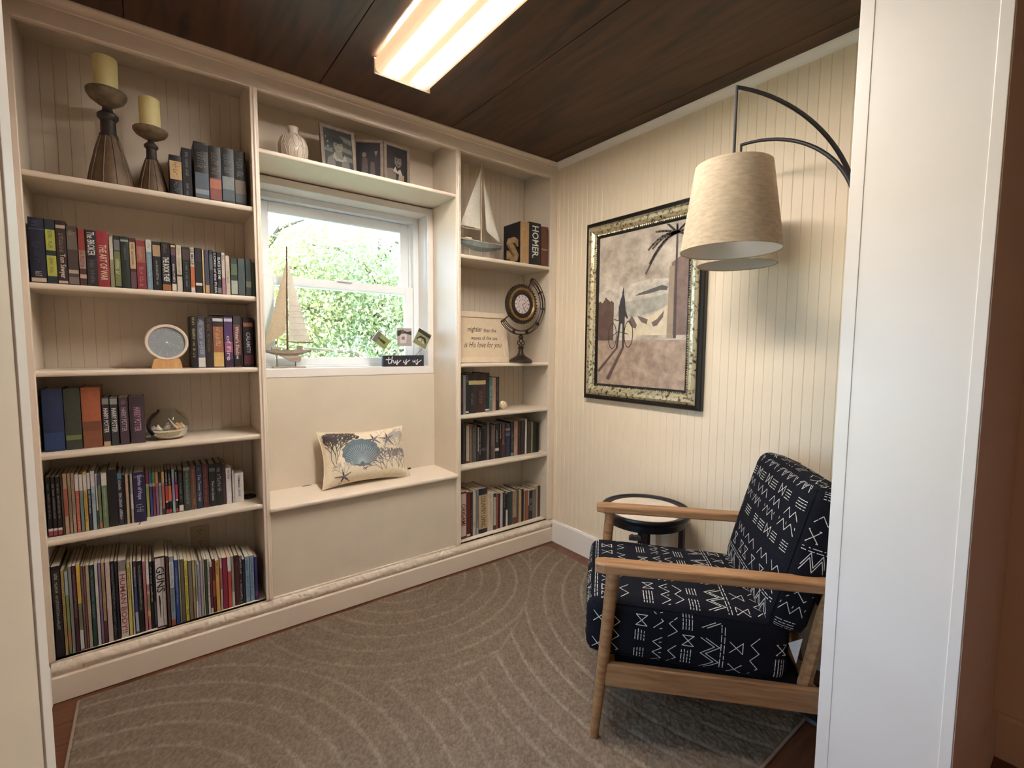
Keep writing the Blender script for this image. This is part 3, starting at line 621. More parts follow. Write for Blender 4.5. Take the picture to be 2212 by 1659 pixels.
for a0,ln,dr in ((2.9,.24,.12),(2.6,.24,.04),(2.2,.16,.0),(1.6,.10,0),(1.0,.14,.02),(.5,.15,.06),(3.1,.26,.20),(3.3,.30,.24),(.1,.13,.10),(2.75,.30,.16)):
    pts=[]; 
    for i in range(7):
        k=i/6; pts.append((.876+math.cos(a0)*ln*k*1.05,.93+math.sin(a0)*ln*k*.5-dr*k*k*.8))
    fr.append(pts)
mbp=MB()
for P in fr: strokes_mb([P],lambda a,b:cp(min(a,.995),min(b,.995),.0147),.009,CH/CW,mbp)
mbp.build('painted_palm_frond',mat('paint_4e433c','#4e433c',.6),cv)
paint('painted_figure',[[(.262,.44),(.262,.52),(.285,.575),(.302,.60),(.300,.615),(.318,.66),(.322,.615),(.322,.60),(.334,.57),(.345,.50),(.375,.445),(.362,.44),(.338,.46),(.335,.25),(.312,.25),(.310,.41),(.288,.41),(.260,.25),(.236,.25),(.268,.42)]],'#3a3638',.0148)
paint('painted_shadow',[[(.235,.25),(.262,.25),(.03,.08),(-.0,.09)],[(.305,.25),(.335,.25),(.16,.03),(.12,.04)]],'#5c4a46',.0146)
mbw=MB()
for cx_,cy_ in ((.19,.33),(.385,.34)): strokes_mb([[(cx_+.05*math.cos(t),cy_+.085*math.sin(t)) for t in np.linspace(0,2*math.pi,25)]],lambda a,b:cp(a,b,.0149),.004,CH/CW,mbw)
strokes_mb([[(.19,.33),(.26,.36),(.385,.34)],[(.21,.44),(.27,.43)]],lambda a,b:cp(a,b,.0149),.004,CH/CW,mbw); mbw.build('painted_bicycle',MATS['paint_3a3638'],cv)
paint('painted_boat',[[(.38,.42),(.42,.46),(.48,.40),(.47,.375),(.42,.385)],[(.48,.455),(.52,.45),(.60,.43),(.59,.40),(.53,.415)],[(.64,.41),(.70,.43),(.77,.48),(.76,.44),(.70,.39),(.66,.385)]],'#6b5c54',.0148)
# ================================================================ throw pillow on the window seat
IVORY=mat('ivory_linen','#dccdb2',.9,var=.05,vscale=60,bump=.25,bscale=500,spec=.1)
pw=thing('throw_pillow','ivory lumbar pillow printed with blue shell, corals and starfish','pillow',(.925,2.487,.589))
PWH,PHH=.245,.152; lean=math.radians(22)
PM=Matrix.Rotation(math.radians(1.0),4,'Z')@Matrix.Translation((0,.035,.140))@Matrix.Rotation(-lean,4,'X')@Matrix.Rotation(math.radians(1.5),4,'Y')
def pil(a,b,side,off=0):
    k=.075; pinch=1-k*(1-b*b) if True else 1; pinch2=1-k*1.3*(1-a*a)
    x=a*PWH*(1-.10*(1-b**2)*abs(a)**2); z=b*PHH*(1-.15*(1-a**2)*abs(b)**2)
    th=.062*(max(0,1-a**4)*max(0,1-b**4))**.6+.002+off
    return tuple(PM@Vector((x,-side*th if side>0 else th,z)))
mb=MB(); N1,N2=28,20
for side in (1,-1):
    base_=len(mb.v)
    for j in range(N2+1):
        for i in range(N1+1): mb.v.append(pil(-1+2*i/N1,-1+2*j/N2,side))
    for j in range(N2):
        for i in range(N1):
            q=base_+j*(N1+1)+i; mb.f.append((q,q+1,q+N1+2,q+N1+1)); mb.m.append(0)
po=mb.build('pillow_body',IVORY,pw,smooth='all')
MB().tube([pil(*p,1) for p in [(t,-1) for t in np.linspace(-1,1,14)]+[(1,t) for t in np.linspace(-1,1,10)[1:]]+[(t,1) for t in np.linspace(1,-1,14)[1:]]+[(-1,t) for t in np.linspace(1,-1,10)[1:-1]]],.003,6,closed=True).build('piping',IVORY,pw,smooth=True)
front=lambda a,b:pil(max(-1,min(1,a)),max(-1,min(1,b)),1,.0016)
def inset(d): return lambda a,b:pil(max(-1,min(1,a)),max(-1,min(1,b)),1,d)
# shell (scalloped disc) with ribs
sh=MB(); cx_,cy_,ra,rb=-.18,.06,.42,.54; nr,na=7,40
for i in range(nr):
    for j in range(na):
        def Q(i_,j_):
            th=2*math.pi*j_/na; r0=i_/nr*(1+.05*math.sin(th*14)*(i_/nr)); return inset(.0012)(cx_+ra*r0*math.cos(th),cy_+rb*r0*math.sin(th)*(.95 if math.sin(th)>0 else .9))
        sh.quad(Q(i,j),Q(i+1,j),Q(i+1,j+1),Q(i,j+1))
sh.build('printed_shell',mat('print_shell_blue','#66747a',.9,var=.2,vscale=120),po,recalc=False)
RS=random.Random(11); rib=[]
for k in range(26):
    th=math.pi*(.02+.96*k/25); L=[]
    for i in range(7):
        r0=.12+.8*i/6; L.append((cx_+ra*r0*math.cos(th)*1.0,cy_-rb*.78+ (rb*1.55)*(r0*math.sin(th)*.92)+rb*.02))
    rib.append(L)
strokes_mb([[p for p in L if ((p[0]-cx_)/ra)**2+((p[1]-cy_)/rb)**2<.92] for L in rib],inset(.0022),.0055,PHH/PWH).build('printed_shell_rib',mat('print_shell_light','#9aa6aa',.9),po,recalc=False)
def coral(R,x,y,ang,ln,depth,out,spread=.5):
    if depth==0: return
    k=ang+R.uniform(-.25,.25); x2,y2=x+math.cos(k)*ln,y+math.sin(k)*ln*PWH/PHH
    out.append([(x,y),(x2,y2)])
    for s_ in (-1,1,) if R.random()<.75 else (-1,0,1): coral(R,x2,y2,ang+s_*spread*R.uniform(.6,1.2),ln*R.uniform(.68,.84),depth-1,out,spread)
def clip(L,b=.93): return [s_ for s_ in L if all(abs(p[0])<b+.03 and abs(p[1])<b for p in s_)]
c1=[]
for k in range(4): coral(RS,-.78+.03*k,-.36+.12*k,2.0-.33*k,.19,7,c1,.42)
for k in range(3): coral(RS,-.70+.10*k,.30+.05*k,1.7-.5*k,.12,5,c1,.5)
c1=clip([s_ for s_ in c1 if ((s_[1][0]-cx_)/ra)**2+((s_[1][1]-cy_)/rb)**2>1.05])
strokes_mb(c1,inset(.0015),.0062,PHH/PWH).build('printed_dark_coral',mat('print_coral_dark','#4a4440',.9),po,recalc=False)['kind']='stuff'
c2=[]
for k in range(6): coral(RS,.36+.08*k,-.92,2.2-.28*k,.20,6,c2,.45)
strokes_mb(clip(c2),inset(.0015),.006,PHH/PWH).build('printed_grey_coral',mat('print_coral_grey','#77706e',.9),po,recalc=False)['kind']='stuff'
c3=[]
for k in range(4): coral(RS,.74,-.06,2.1-.36*k,.15,6,c3)
for k in range(3): coral(RS,-.62+.03*k,-.62,2.3-.7*k,.10,4,c3)
for k in range(2): coral(RS,.30,.62,1.9-.7*k,.10,4,c3)
for k in range(3): coral(RS,.80,.62,2.4-.5*k,.07,4,c3)
strokes_mb(clip(c3),inset(.0014),.006,PHH/PWH).build('printed_pale_coral',mat('print_coral_pale','#a8a195',.9),po,recalc=False)['kind']='stuff'
for X_,Y_,R_,rot in ((.14,.50,.16,.3),(.47,.48,.19,.1),(-.60,-.74,.18,.2)):
    sf=MB()
    for k in range(5):
        a=rot+math.pi/2+k*2*math.pi/5; rr=R_*(1+.15*((k*3)%2)); w_=.020
        tip=(X_+rr*math.cos(a),Y_+rr*math.sin(a)*PWH/PHH); nx_,ny_=-math.sin(a)*w_,math.cos(a)*w_*PWH/PHH
        m_=((X_+tip[0])/2,(Y_+tip[1])/2)
        g=inset(.0028); sf.quad(g(X_+nx_,Y_+ny_),g(X_-nx_,Y_-ny_),g(m_[0]-nx_*.8,m_[1]-ny_*.8),g(m_[0]+nx_*.8,m_[1]+ny_*.8)); sf.quad(g(m_[0]+nx_*.8,m_[1]+ny_*.8),g(m_[0]-nx_*.8,m_[1]-ny_*.8),g(tip[0]-nx_*.25,tip[1]-ny_*.25),g(tip[0]+nx_*.25,tip[1]+ny_*.25))
    s0=sf.build('printed_starfish',mat('print_starfish','#4a3c44',.9),po,recalc=False)
    strokes_mb([[(X_,Y_),(X_+R_*.8*math.cos(rot+math.pi/2+k*2*math.pi/5),Y_+R_*.8*math.sin(rot+math.pi/2+k*2*math.pi/5)*PWH/PHH)] for k in range(5)],inset(.0034),.0035,PHH/PWH).build('starfish_highlight',mat('print_star_light','#b9aab4',.9),s0,recalc=False)
# ================================================================ candle holders and candles
BRONZE=mat('aged_bronze_wood','#5a4630',.6,var=.35,vscale=18,bump=.3,bscale=50); DARKB=mat('dark_bronze','#2c231d',.55,var=.25,vscale=30,bump=.2,bscale=60)
WAX=mat('pale_yellow_wax','#d6c98e',.55,var=.03)
def holder(label,x,y,h,rb,rp,ch,cr):
    t=thing('candle_holder',label,'candle holder',(x,y,1.928),group=None)
    nz=h
    mb=MB(); seg=20; prof=[(rb,0),(rb,.01),(rb*.86,nz*.18),(rb*.62,nz*.38),(rb*.40,nz*.53)]
    mb.lathe(prof,seg); mb.build('fluted_foot',BRONZE,t,smooth=True)
    fl=MB()
    for k in range(10):
        a=k*.6283; fl.tube([(r*math.cos(a)*1.0,r*math.sin(a)*1.0,z) for r,z in prof],.0028,5)
    fl.build('flute',BRONZE,t,smooth=True)
    MB().lathe([(rb*.42,nz*.53),(rb*.42,nz*.55),(rb*.34,nz*.58),(rb*.33,nz*.70),(rb*.46,nz*.73),(rb*.46,nz*.76),(rb*.36,nz*.78),(rb*.24,nz*.80),(rb*.20,nz*.84)],20).build('stem',DARKB,t,smooth=True)
    MB().lathe([(rb*.22,nz*.84),(rp*.45,nz*.86),(rp*.85,nz*.91),(rp,nz*.955),(rp*1.02,nz*.985),(rp*.97,nz),(rp*.92,nz*.975),(0,nz*.965)],28).build('drip_plate',mat('mottled_bronze_plate','#6b5a44',.6,var=.4,vscale=35,bump=.3,bscale=60),t,smooth=True)
    c=thing('pillar_candle',('tall ' if h>.33 else 'shorter ')+'pale yellow pillar candle on the '+('taller' if h>.33 else 'shorter')+' bronze holder','candle',(x,y,1.928+nz*.966))
    MB().lathe([(0,0),(cr,0),(cr,ch-.004),(cr-.004,ch),(cr-.008,ch-.002),(0,ch-.008)],28).build('wax_body',WAX,c,smooth=True)
    MB().tube([(0,0,ch-.009),(.001,0,ch+.006)],.0012,5).build('wick',DARKB,c)
holder('taller bronze candle holder with fluted flared foot on top shelf',-.086,2.462,.370,.072,.062,.136,.0375)
holder('shorter bronze candle holder with fluted foot beside books',.044,2.455,.262,.051,.057,.128,.0345)
# ================================================================ round clock on wooden foot (third shelf)
ck=thing('table_clock','round cream-rimmed clock with grey dial on pale wood foot','clock',(.063,2.405,1.231))
MB().prism([(-.056,0),(.050,0),(.042,.038),(.02,.046),(-.025,.046),(-.046,.038)],'y',0,.05).build('wood_foot',wood('beech_wood','#b58a58','#caa06c',.5,(20,3,3),3),ck,bevel=.002)
ck_c=.107
def ringY(mb,prof,seg=48): # prof (r,y), axis along y at height ck_c
    i=len(mb.v); n=len(prof)
    for r,y in prof:
        for k in range(seg):
            a=2*math.pi*k/seg; mb.v.append((r*math.cos(a),y,ck_c+r*math.sin(a)))
    for j in range(n-1):
        for k in range(seg): mb.f.append((i+j*seg+k,i+j*seg+(k+1)%seg,i+(j+1)*seg+(k+1)%seg,i+(j+1)*seg+k)); mb.m.append(0)
    return mb
ringY(MB(),[(.0005,.052),(.070,.052),(.0735,.045),(.0735,.002),(.070,-.002),(.0635,-.001),(.0615,.006),(.0005,.006)]).build('rim',mat('cream_plastic','#d3c4b2',.45,var=.02),ck,smooth=True)
ringY(MB(),[(.0005,.0052),(.0612,.0052)]).build('dial',mat('grey_dial','#8a9094',.6,var=.06,vscale=60),ck)
mk=MB(); WM=mat('white_marks','#d8d8d4',.6)
for k in range(12):
    a=k*math.pi/6; l0,l1=.043,.055
    mk.bar((l0*math.sin(a),.0045,ck_c+l0*math.cos(a)),(l1*math.sin(a),.0045,ck_c+l1*math.cos(a)),.0016,.0006)
mk.build('hour_marks',WM,ck)
for ang,l,w,nm in ((2.55,.022,.0035,'hour_hand'),(1.95,.046,.002,'minute_hand')): MB().bar((0,.0042,ck_c),(l*math.sin(ang),.0042,ck_c+l*math.cos(ang)),w,.0006).build(nm,WM,ck)
ringY(MB(),[(.0002,.0030),(.004,.0030),(.004,.0045)],12).build('hub',WM,ck)
# ================================================================ glass bowl with shells (fourth shelf)
BG=bpy.data.materials.new('clear_bowl_glass'); BG.use_nodes=True; nt=BG.node_tree; nt.nodes.clear()
o_=nt.nodes.new('ShaderNodeOutputMaterial'); tr=nt.nodes.new('ShaderNodeBsdfTransparent'); tr.inputs[0].default_value=(.90,.92,.90,1); gl=nt.nodes.new('ShaderNodeBsdfGlossy'); gl.inputs['Roughness'].default_value=.03
mx=nt.nodes.new('ShaderNodeMixShader'); fr_=nt.nodes.new('ShaderNodeFresnel'); fr_.inputs['IOR'].default_value=1.22; nt.links.new(fr_.outputs[0],mx.inputs[0]); nt.links.new(tr.outputs[0],mx.inputs[1]); nt.links.new(gl.outputs[0],mx.inputs[2]); nt.links.new(mx.outputs[0],o_.inputs[0])
gb=thing('glass_bowl','clear round glass bowl holding sand and shells','bowl',(.056,2.472,.930))
MB().lathe([(.0,.002),(.038,.0),(.060,.016),(.073,.045),(.075,.062),(.070,.086),(.054,.110),(.040,.118),(.037,.124),(.039,.128)],36,cap=False).build('glass_wall',BG,gb,smooth=True)
MB().lathe([(0,.005),(.037,.004),(.057,.017),(.067,.036),(.05,.040),(.02,.038),(0,.041)],28).build('sand_fill',mat('pale_sand','#cfc0a8',.95,var=.25,vscale=150,bump=.5,bscale=200),gb,smooth=True)
SHL=[('white_shell',-.035,-.022,'#d8cfc2',.016),('grey_shell',-.005,-.03,'#8a8078',.02),('peach_shell',.03,-.02,'#c79a68',.019),('cream_shell',.045,.005,'#cdbfa6',.016),('white_shell',-.05,.0,'#d6cdc4',.012),('brown_shell',.0,.015,'#8f7c68',.018)]
SLB={'white_shell':('small white shell at left inside the glass bowl','tiny white shell against the glass of the bowl')}
cnt={}
for nm,x,y,h,r in SHL:
    cnt[nm]=cnt.get(nm,0)+1
    lb=SLB[nm][cnt[nm]-1] if nm in SLB else nm.replace('_',' ')+' lying on the sand in the glass bowl'
    o=thing(nm,lb,'shell',(.056+x,2.472+y,.930+.036),random.random()*6)
    mb=MB(); 
    mb.lathe([(0,0),(r*.75,r*.15),(r,r*.5),(r*.8,r*.95),(r*.45,r*1.25),(r*.5,r*1.35),(r*.15,r*1.7),(0,r*1.8)],12,sx=1.0,sy=.7); mb.build('whorl',mat('shell_'+h.lstrip('#'),h,.5,var=.15,vscale=90),o,smooth=True)
tag(MB().tube([(.03,-.045,.044),(.012,-.050,.070),(.0,-.055,.092)],[.004,.003,.0012],8).build('spire_shell',mat('ivory_spire','#d9d0c0',.5),smooth=True,loc=(.056,2.480,.930)),'thin ivory spire shell standing upright in glass bowl','shell')
# small round black cap on fifth shelf and wall outlet
cap=thing('black_cap','small round black cap beside white books on fifth shelf','cap',(.352,2.50,.609))
MB().lathe([(0,0),(.030,0),(.031,.004),(.028,.010),(.018,.013),(0,.013)],24).build('cap_body',mat('black_rubber','#141314',.6),cap,smooth=True)
ol=thing('wall_outlet','almond wall outlet plate above the books on bottom shelf','outlet',(.160,YB-.0045,.415))
AL=mat('almond_plastic','#b3a888',.5,var=.03)
MB().box(-.037,-.005,-.058,.037,0,.058).build('cover_plate',AL,ol,bevel=.002)
for z in (.03,-.022):
    s=MB().prism([(.015*math.cos(t)*1.1,z+.015*math.sin(t)) for t in np.linspace(0,2*math.pi,20)[:-1]],'y',-.0068,-.004).build('socket',AL,ol)
    MB().box(-.007,-.0072,z+.001,-.0048,-.0064,z+.009).box(.0048,-.0072,z+.001,.007,-.0064,z+.009).box(-.002,-.0072,z-.010,.002,-.0064,z-.006).build('slot',BLACK,s)
# ================================================================ sailboats
DRIFT=wood('driftwood_grey','#8a7a6a','#b5a594',.7,(6,30,30),3); CANV=mat('sail_canvas','#d8d2c2',.9,var=.06,vscale=80,bump=.2,bscale=400); CANV2=mat('tan_sail_canvas','#c4b396',.9,var=.08,vscale=80,bump=.2,bscale=400); STICK=mat('brown_stick','#6b4c38',.7,var=.2,vscale=40)
INKG=mat('faded_blue_ink','#8f9aa4',.8)
def hull(parent,x0,x1,ztop,dep,wid,m,keel=None):
    mb=MB(); n=14; rows=[]
    for i in range(n+1):
        k=i/n; x=x0+(x1-x0)*k; w=wid*math.sin(math.pi*min(1,max(0,.04+.92*k)))**.55; d=dep*(.35+.65*math.sin(math.pi*min(1,k*1.05)))
        rows.append([(x,-w,ztop),(x,-w*.75,ztop-d*.55),(x,0,ztop-d),(x,w*.75,ztop-d*.55),(x,w,ztop)])
    for a,b in zip(rows[:-1],rows[1:]):
        for j in range(4): mb.quad(a[j],b[j],b[j+1],a[j+1])
        mb.quad(a[0],a[4],b[4],b[0])
    mb.poly(rows[0]); mb.poly(list(reversed(rows[-1])))
    return mb.build('hull',m,parent,smooth=True)
def sail(name,pts,parent,m,bend=.008,th=.0012):
    # triangle (a bottom-outer, b bottom-mast, c top) subdivided with belly
    a,b,c=[Vector(p) for p in pts]; n=8; mb=MB(); idx={}
    for s_ in (0,1):
        for i in range(n+1):
            for j in range(n+1-i):
                u,v=i/n,j/n; p=a*(1-u-v)+b*u+c*v; k=27*u*v*(1-u-v); idx[s_,i,j]=len(mb.v); mb.v.append((p.x,p.y-bend*k+s_*th,p.z))
        for i in range(n):
            for j in range(n-i):
                mb.f.append((idx[s_,i,j],idx[s_,i+1,j],idx[s_,i,j+1])); mb.m.append(0)
                if i+j<n-1: mb.f.append((idx[s_,i+1,j],idx[s_,i+1,j+1],idx[s_,i,j+1])); mb.m.append(0)
    return mb.build(name,m,parent,smooth='all',recalc=False)
sb=thing('model_sailboat','driftwood model sailboat with two canvas sails on the window sill','model boat',(.585,2.682,1.211))
MB().box(-.078,-.018,0,.080,.018,.008).build('base_plank',DRIFT,sb,bevel=.002)
MB().tube([(-.058,0,.006),(-.058,0,.062)],.0024,6).tube([(.032,0,.006),(.032,0,.05)],.0024,6).build('support_peg',STICK,sb)
hull(sb,-.112,.112,.095,.034,.020,DRIFT); MB().prism([(-.045,.064),(.062,.066),(.058,.036),(.045,.030),(.005,.036)],'y',-.006,.006).build('keel',DRIFT,sb,bevel=.002)
MB().box(-.082,-.011,.095,-.046,.011,.109).box(.040,-.010,.095,.068,.010,.117).build('cabin_block',DRIFT,sb,bevel=.002)
MB().tube([(-.006,0,.09),(-.002,0,.35),(.004,0,.628)],[.0048,.0045,.0034],8).build('mast',STICK,sb,smooth=True)
MB().tube([(-.004,0,.137),(.122,.0,.134)],.0025,6).build('boom',STICK,sb)
sail('jib_sail',[(-.116,-.004,.110),(-.014,-.004,.185),(.000,-.002,.548)],sb,CANV2)
sm=sail('main_sail',[(.104,-.004,.140),(.002,-.004,.142),(.006,-.003,.555)],sb,CANV)
rs_=random.Random(2); lines=[]
for k in range(6):
    z=.170+k*.031; w_=.095*(1-(z-.14)/.42)
    L=[(.008+w_*i/14,z+rs_.uniform(-.002,.002)) for i in range(15)]; lines.append(L)
for L_ in lines: strokes_mb([L_],lambda a,b:(a,-.0155,b),.0007).build('script_line',INKG,sm,recalc=False)
sb2=thing('model_sailboat','whitewashed model sailboat with pale sails on right bookcase top row','model boat',(1.640,2.450,1.858))
WW=mat('whitewashed_wood','#a89a88',.7,var=.2,vscale=30); GB=mat('grey_blue_wash','#77807c',.7,var=.15,vscale=30)
MB().box(-.10,-.03,0,.02,.03,.006).tube([(-.085,0,.005),(-.085,0,.06)],.003,6).tube([(.0,0,.005),(.0,0,.05)],.003,6).build('cradle',WW,sb2)
hull(sb2,-.165,.150,.100,.050,.034,GB); MB().prism([(-.165,.1005),(.150,.1005),(.150,.108),(.02,.106),(-.165,.112)],'y',-.030,.030).build('deck',WW,sb2,bevel=.002)
MB().box(-.115,-.012,.108,-.075,.012,.124).build('cabin_block',CANV,sb2,bevel=.002)
MB().tube([(0,0,.10),(0,0,.57)],[.005,.003],8).build('mast',mat('pale_mast','#c0ae92',.6),sb2,smooth=True)
MB().tube([(-.15,0,.175),(0,0,.180)],.003,6).build('boom',MATS['pale_mast'],sb2)
sail('main_sail',[(-.150,-.003,.190),(-.012,-.003,.184),(-.010,-.002,.52)],sb2,CANV)
sail('jib_sail',[(.140,-.003,.120),(.036,-.003,.180),(.014,-.002,.480)],sb2,CANV)
MB().tube([(.148,0,.105),(.0,0,.52)],.0008,4).tube([(-.15,0,.19),(.0,0,.55)],.0008,4).build('rigging',MATS['pale_mast'],sb2)
# ================================================================ "this is us" photo block and its photos
tu=thing('photo_block','black wooden block lettered this is us on window sill','photo holder',(1.206,2.634,1.211))
MB().box(-.130,-.012,0,.130,.012,.065).build('block',mat('charcoal_block','#24242c',.6,var=.08),tu,bevel=.0015)
SC_L=[[(.02,.62),(.13,.66)],[(.09,.86),(.07,.5),(.075,.3),(.10,.24),(.13,.34)],[(.17,.92),(.155,.6),(.145,.28),(.165,.5),(.19,.54),(.20,.45),(.20,.32),(.22,.28),(.235,.36)],[(.245,.5),(.24,.34),(.255,.28),(.275,.36)],[(.30,.58),(.275,.46),(.30,.34),(.295,.18),(.265,.14),(.262,.22),(.31,.34),(.37,.56)],
 [(.44,.52),(.435,.34),(.455,.30),(.475,.38)],[(.51,.60),(.485,.48),(.51,.36),(.505,.18),(.475,.14),(.47,.22),(.52,.36),(.59,.58)],
 [(.67,.55),(.665,.40),(.69,.36),(.715,.50),(.72,.56),(.72,.38),(.725,.28)],[(.79,.60),(.76,.48),(.79,.34),(.78,.16),(.75,.12),(.745,.20),(.80,.34),(.88,.56)]]
strokes_mb(SC_L,lambda a,b:(-.118+a*.262,-.0126,.002+b*.062),.0085,.062/.262).build('script_lettering',mat('white_script','#ecebea',.7),tu,recalc=False)
rod=MB()
for x,z in ((-.145,.155),(.0,.165),(.135,.17)): rod.tube([(x*.55,0,.06),(x*.9,0,.10),(x,.001,z)],.0012,5)
rod.build('wire_rod',IRON,tu,smooth=True)
PHW=mat('photo_paper','#e2ddd8',.4)
def photo(label,cx,cz,w,h,rot,polys,y=2.615):
    t=thing('clipped_photo',label,'photograph',(cx,y,cz)); t.rotation_euler=(0,rot,0)
    MB().box(-w/2,-.0004,-h/2,w/2,.0004,h/2).build('photo_paper',PHW,t)
    for nm,hx,P in polys:
        for p in P: MB().poly([((a-.5)*w*.94,-.0008-.0002*len(nm)/20,(b-.5)*h*.94) for a,b in p]).build(nm,bmat(hx),t)
def ell(cx,cy,rx,ry,n=14): return [(cx+rx*math.cos(k*2*math.pi/n),cy+ry*math.sin(k*2*math.pi/n)) for k in range(n)]
R4=[(0,0),(1,0),(1,1),(0,1)]
photo('tilted snapshot of a person standing on green lawn',1.064,1.363,.068,.098,math.radians(-52),[('lawn','#93a04a',[[(0,0),(1,0),(1,.7),(0,.7)]]),('far_scene','#77756c',[[(0,.7),(1,.7),(1,1),(0,1)]]),('person_print_a','#2f3a38',[[(.35,.2),(.62,.2),(.6,.62),(.4,.62)],ell(.5,.70,.09,.07)])])
photo('upright snapshot of a person in white shirt',1.206,1.384,.096,.110,0,[('sky_tone','#b4aaa6',[R4]),('dark_trees','#35322c',[[(0,.55),(.3,.6),(.55,.72),(1,.6),(1,.85),(.7,.8),(.3,.9),(0,.85)]]),('person_white_shirt','#dad4d2',[[(.2,.15),(.62,.15),(.68,.62),(.5,.70),(.3,.70),(.16,.55)]]),('person_face_and_hair_tone','#6b5248',[ell(.38,.80,.11,.12)]),('shirt_print_dark_red_tone_x','#a07068',[[(.3,.35),(.52,.35),(.52,.52),(.3,.52)]])])
photo('right-hand tilted snapshot of people on grass',1.322,1.377,.098,.103,math.radians(27),[('grass','#8f8f5a',[R4]),('dark_crowd','#2c2a2a',[[(0,.78),(1,.72),(1,.92),(0,1)]]),('dark_arch_shape','#211f1e',[[(.1,.35),(.3,.62),(.7,.62),(.9,.35),(.8,.3),(.6,.5),(.35,.5),(.2,.3)]]),('pale_people_middle','#c0b4a4',[ell(.35,.36,.14,.08),ell(.66,.3,.12,.09)])])
# ================================================================ vase and photo frames over the window
vs=thing('lattice_vase','white ceramic vase with teardrop relief on bridge shelf','vase',(.578,2.445,2.180))
VW=mat('white_glazed_ceramic','#b8ab9a',.35,var=.05)
prof=[(.034,0),(.050,.010),(.062,.045),(.062,.080),(.053,.108),(.034,.124),(.021,.134),(.021,.152),(.026,.162)]
def vr(z): return float(np.interp(z,[p[1] for p in prof],[p[0] for p in prof]))
MB().lathe(prof+[(.024,.163),(.018,.14)],36).build('vase_body',VW,vs,smooth=True)
tr_=MB()
for k in range(10):
    for row,(z0,zz) in enumerate(((.012,.072),(.058,.118))):
        a0=2*math.pi*(k+.5*row)/10; P=[]
        for i in range(16):
            th=2*math.pi*i/16; z=(z0+zz)/2+(zz-z0)/2*math.sin(th)*(1 if row==0 else -1); wd=.21*math.cos(th)*(1-.35*math.sin(th)); r=vr(z)+.001
            P.append((r*math.cos(a0+wd),r*math.sin(a0+wd),z))
        tr_.tube(P,.0016,5,closed=True)
tr_.build('teardrop_relief',VW,vs,smooth=True)
GREYW=mat('weathered_grey_frame','#77695a',.7,var=.2,vscale=30)
def portrait_frame(name,label,x,y,w,h,rz,polys,t=None,lean=8,z=2.180):
    root=t or thing(name,label,'photo frame',(x,y,z),rz)
    hold=root
    Mx=Matrix.Rotation(-math.radians(lean),4,'X')
    def X(mb): mb.v=[tuple(Mx@Vector(v)) for v in mb.v]; return mb
    b=.016
    X(MB().box(-w/2,-.008,0,w/2,.008,b).box(-w/2,-.008,h-b,w/2,.008,h).box(-w/2,-.008,b,-w/2+b,.008,h-b).box(w/2-b,-.008,b,w/2,.008,h-b)).build('frame',GREYW,root,bevel=.0015)
    X(MB().box(-w/2+b*.8,-.002,b*.8,w/2-b*.8,.004,h-b*.8)).build('photo_print',bmat('#2c2624'),root)
    k=0
    for nm,hx,P in polys:
        k+=1
        for p in P: X(MB().poly([((a-.5)*(w-2*b),-.0026-.0003*k,b+c*(h-2*b)) for a,c in p])).build(nm,bmat(hx),root)
    X(MB().box(-w/2+b*.8,-.0068,b*.8,w/2-b*.8,-.0062,h-b*.8)).build('glass_front',GLASS,root)
    X(MB().bar((0,.008,h*.7),(0,.05,.006),.03,.003,side=(1,0,0))).build('easel_leg',GREYW,root)
    return root
boy=[('printed_flag_stripe','#6e6358',[[(.55,.78),(1,.70),(1,.84),(.6,.9)],[(.6,.5),(1,.46),(1,.58),(.62,.62)],[(0,.42),(.3,.40),(.3,.52),(0,.5)],[(.7,.26),(1,.24),(1,.36),(.75,.38)]]),
 ('printed_star','#a89c8c',[ell(.14,.66,.03,.025,8),ell(.14,.54,.03,.025,8),ell(.08,.78,.025,.02,8)]),
 ('printed_shirt','#6e5f54',[[(.05,0),(.9,0),(.85,.24),(.65,.36),(.3,.36),(.12,.24)]]),
 ('printed_neckerchief','#302824',[[(.38,0),(.58,0),(.6,.2),(.7,.3),(.45,.22),(.28,.3),(.36,.2)]]),
 ('printed_collar','#97897a',[[(.28,.28),(.36,.44),(.46,.28),(.62,.26),(.72,.40),(.80,.26),(.6,.2),(.4,.2)]]),
 ('printed_neck','#77695c',[[(.40,.30),(.62,.30),(.64,.52),(.38,.52)]]),('printed_face','#8a7a68',[ell(.5,.60,.17,.16)]),('printed_cap','#241e1c',[ell(.5,.76,.20,.10),[(.3,.68),(.7,.68),(.66,.8),(.34,.8)]]),
 ('printed_eyes','#3a302a',[ell(.43,.63,.03,.018,8),ell(.58,.63,.03,.018,8),[(.42,.52),(.58,.52),(.5,.50)]])]
portrait_frame('framed_portrait','grey-framed portrait of a uniformed child before a striped flag',.785,2.425,.172,.222,math.radians(4),boy)
ff=thing('folding_double_frame','hinged double photo frame with two dark portraits beside single frame','photo frame',(1.022,2.450,2.180))
def leaf(ang,sx,polys):
    e=bpy.data.objects.new('frame_leaf',None); COL.objects.link(e); e.parent=ff; e.rotation_euler=(0,0,ang); return e
w_,h_,b_2=.155,.222,.016
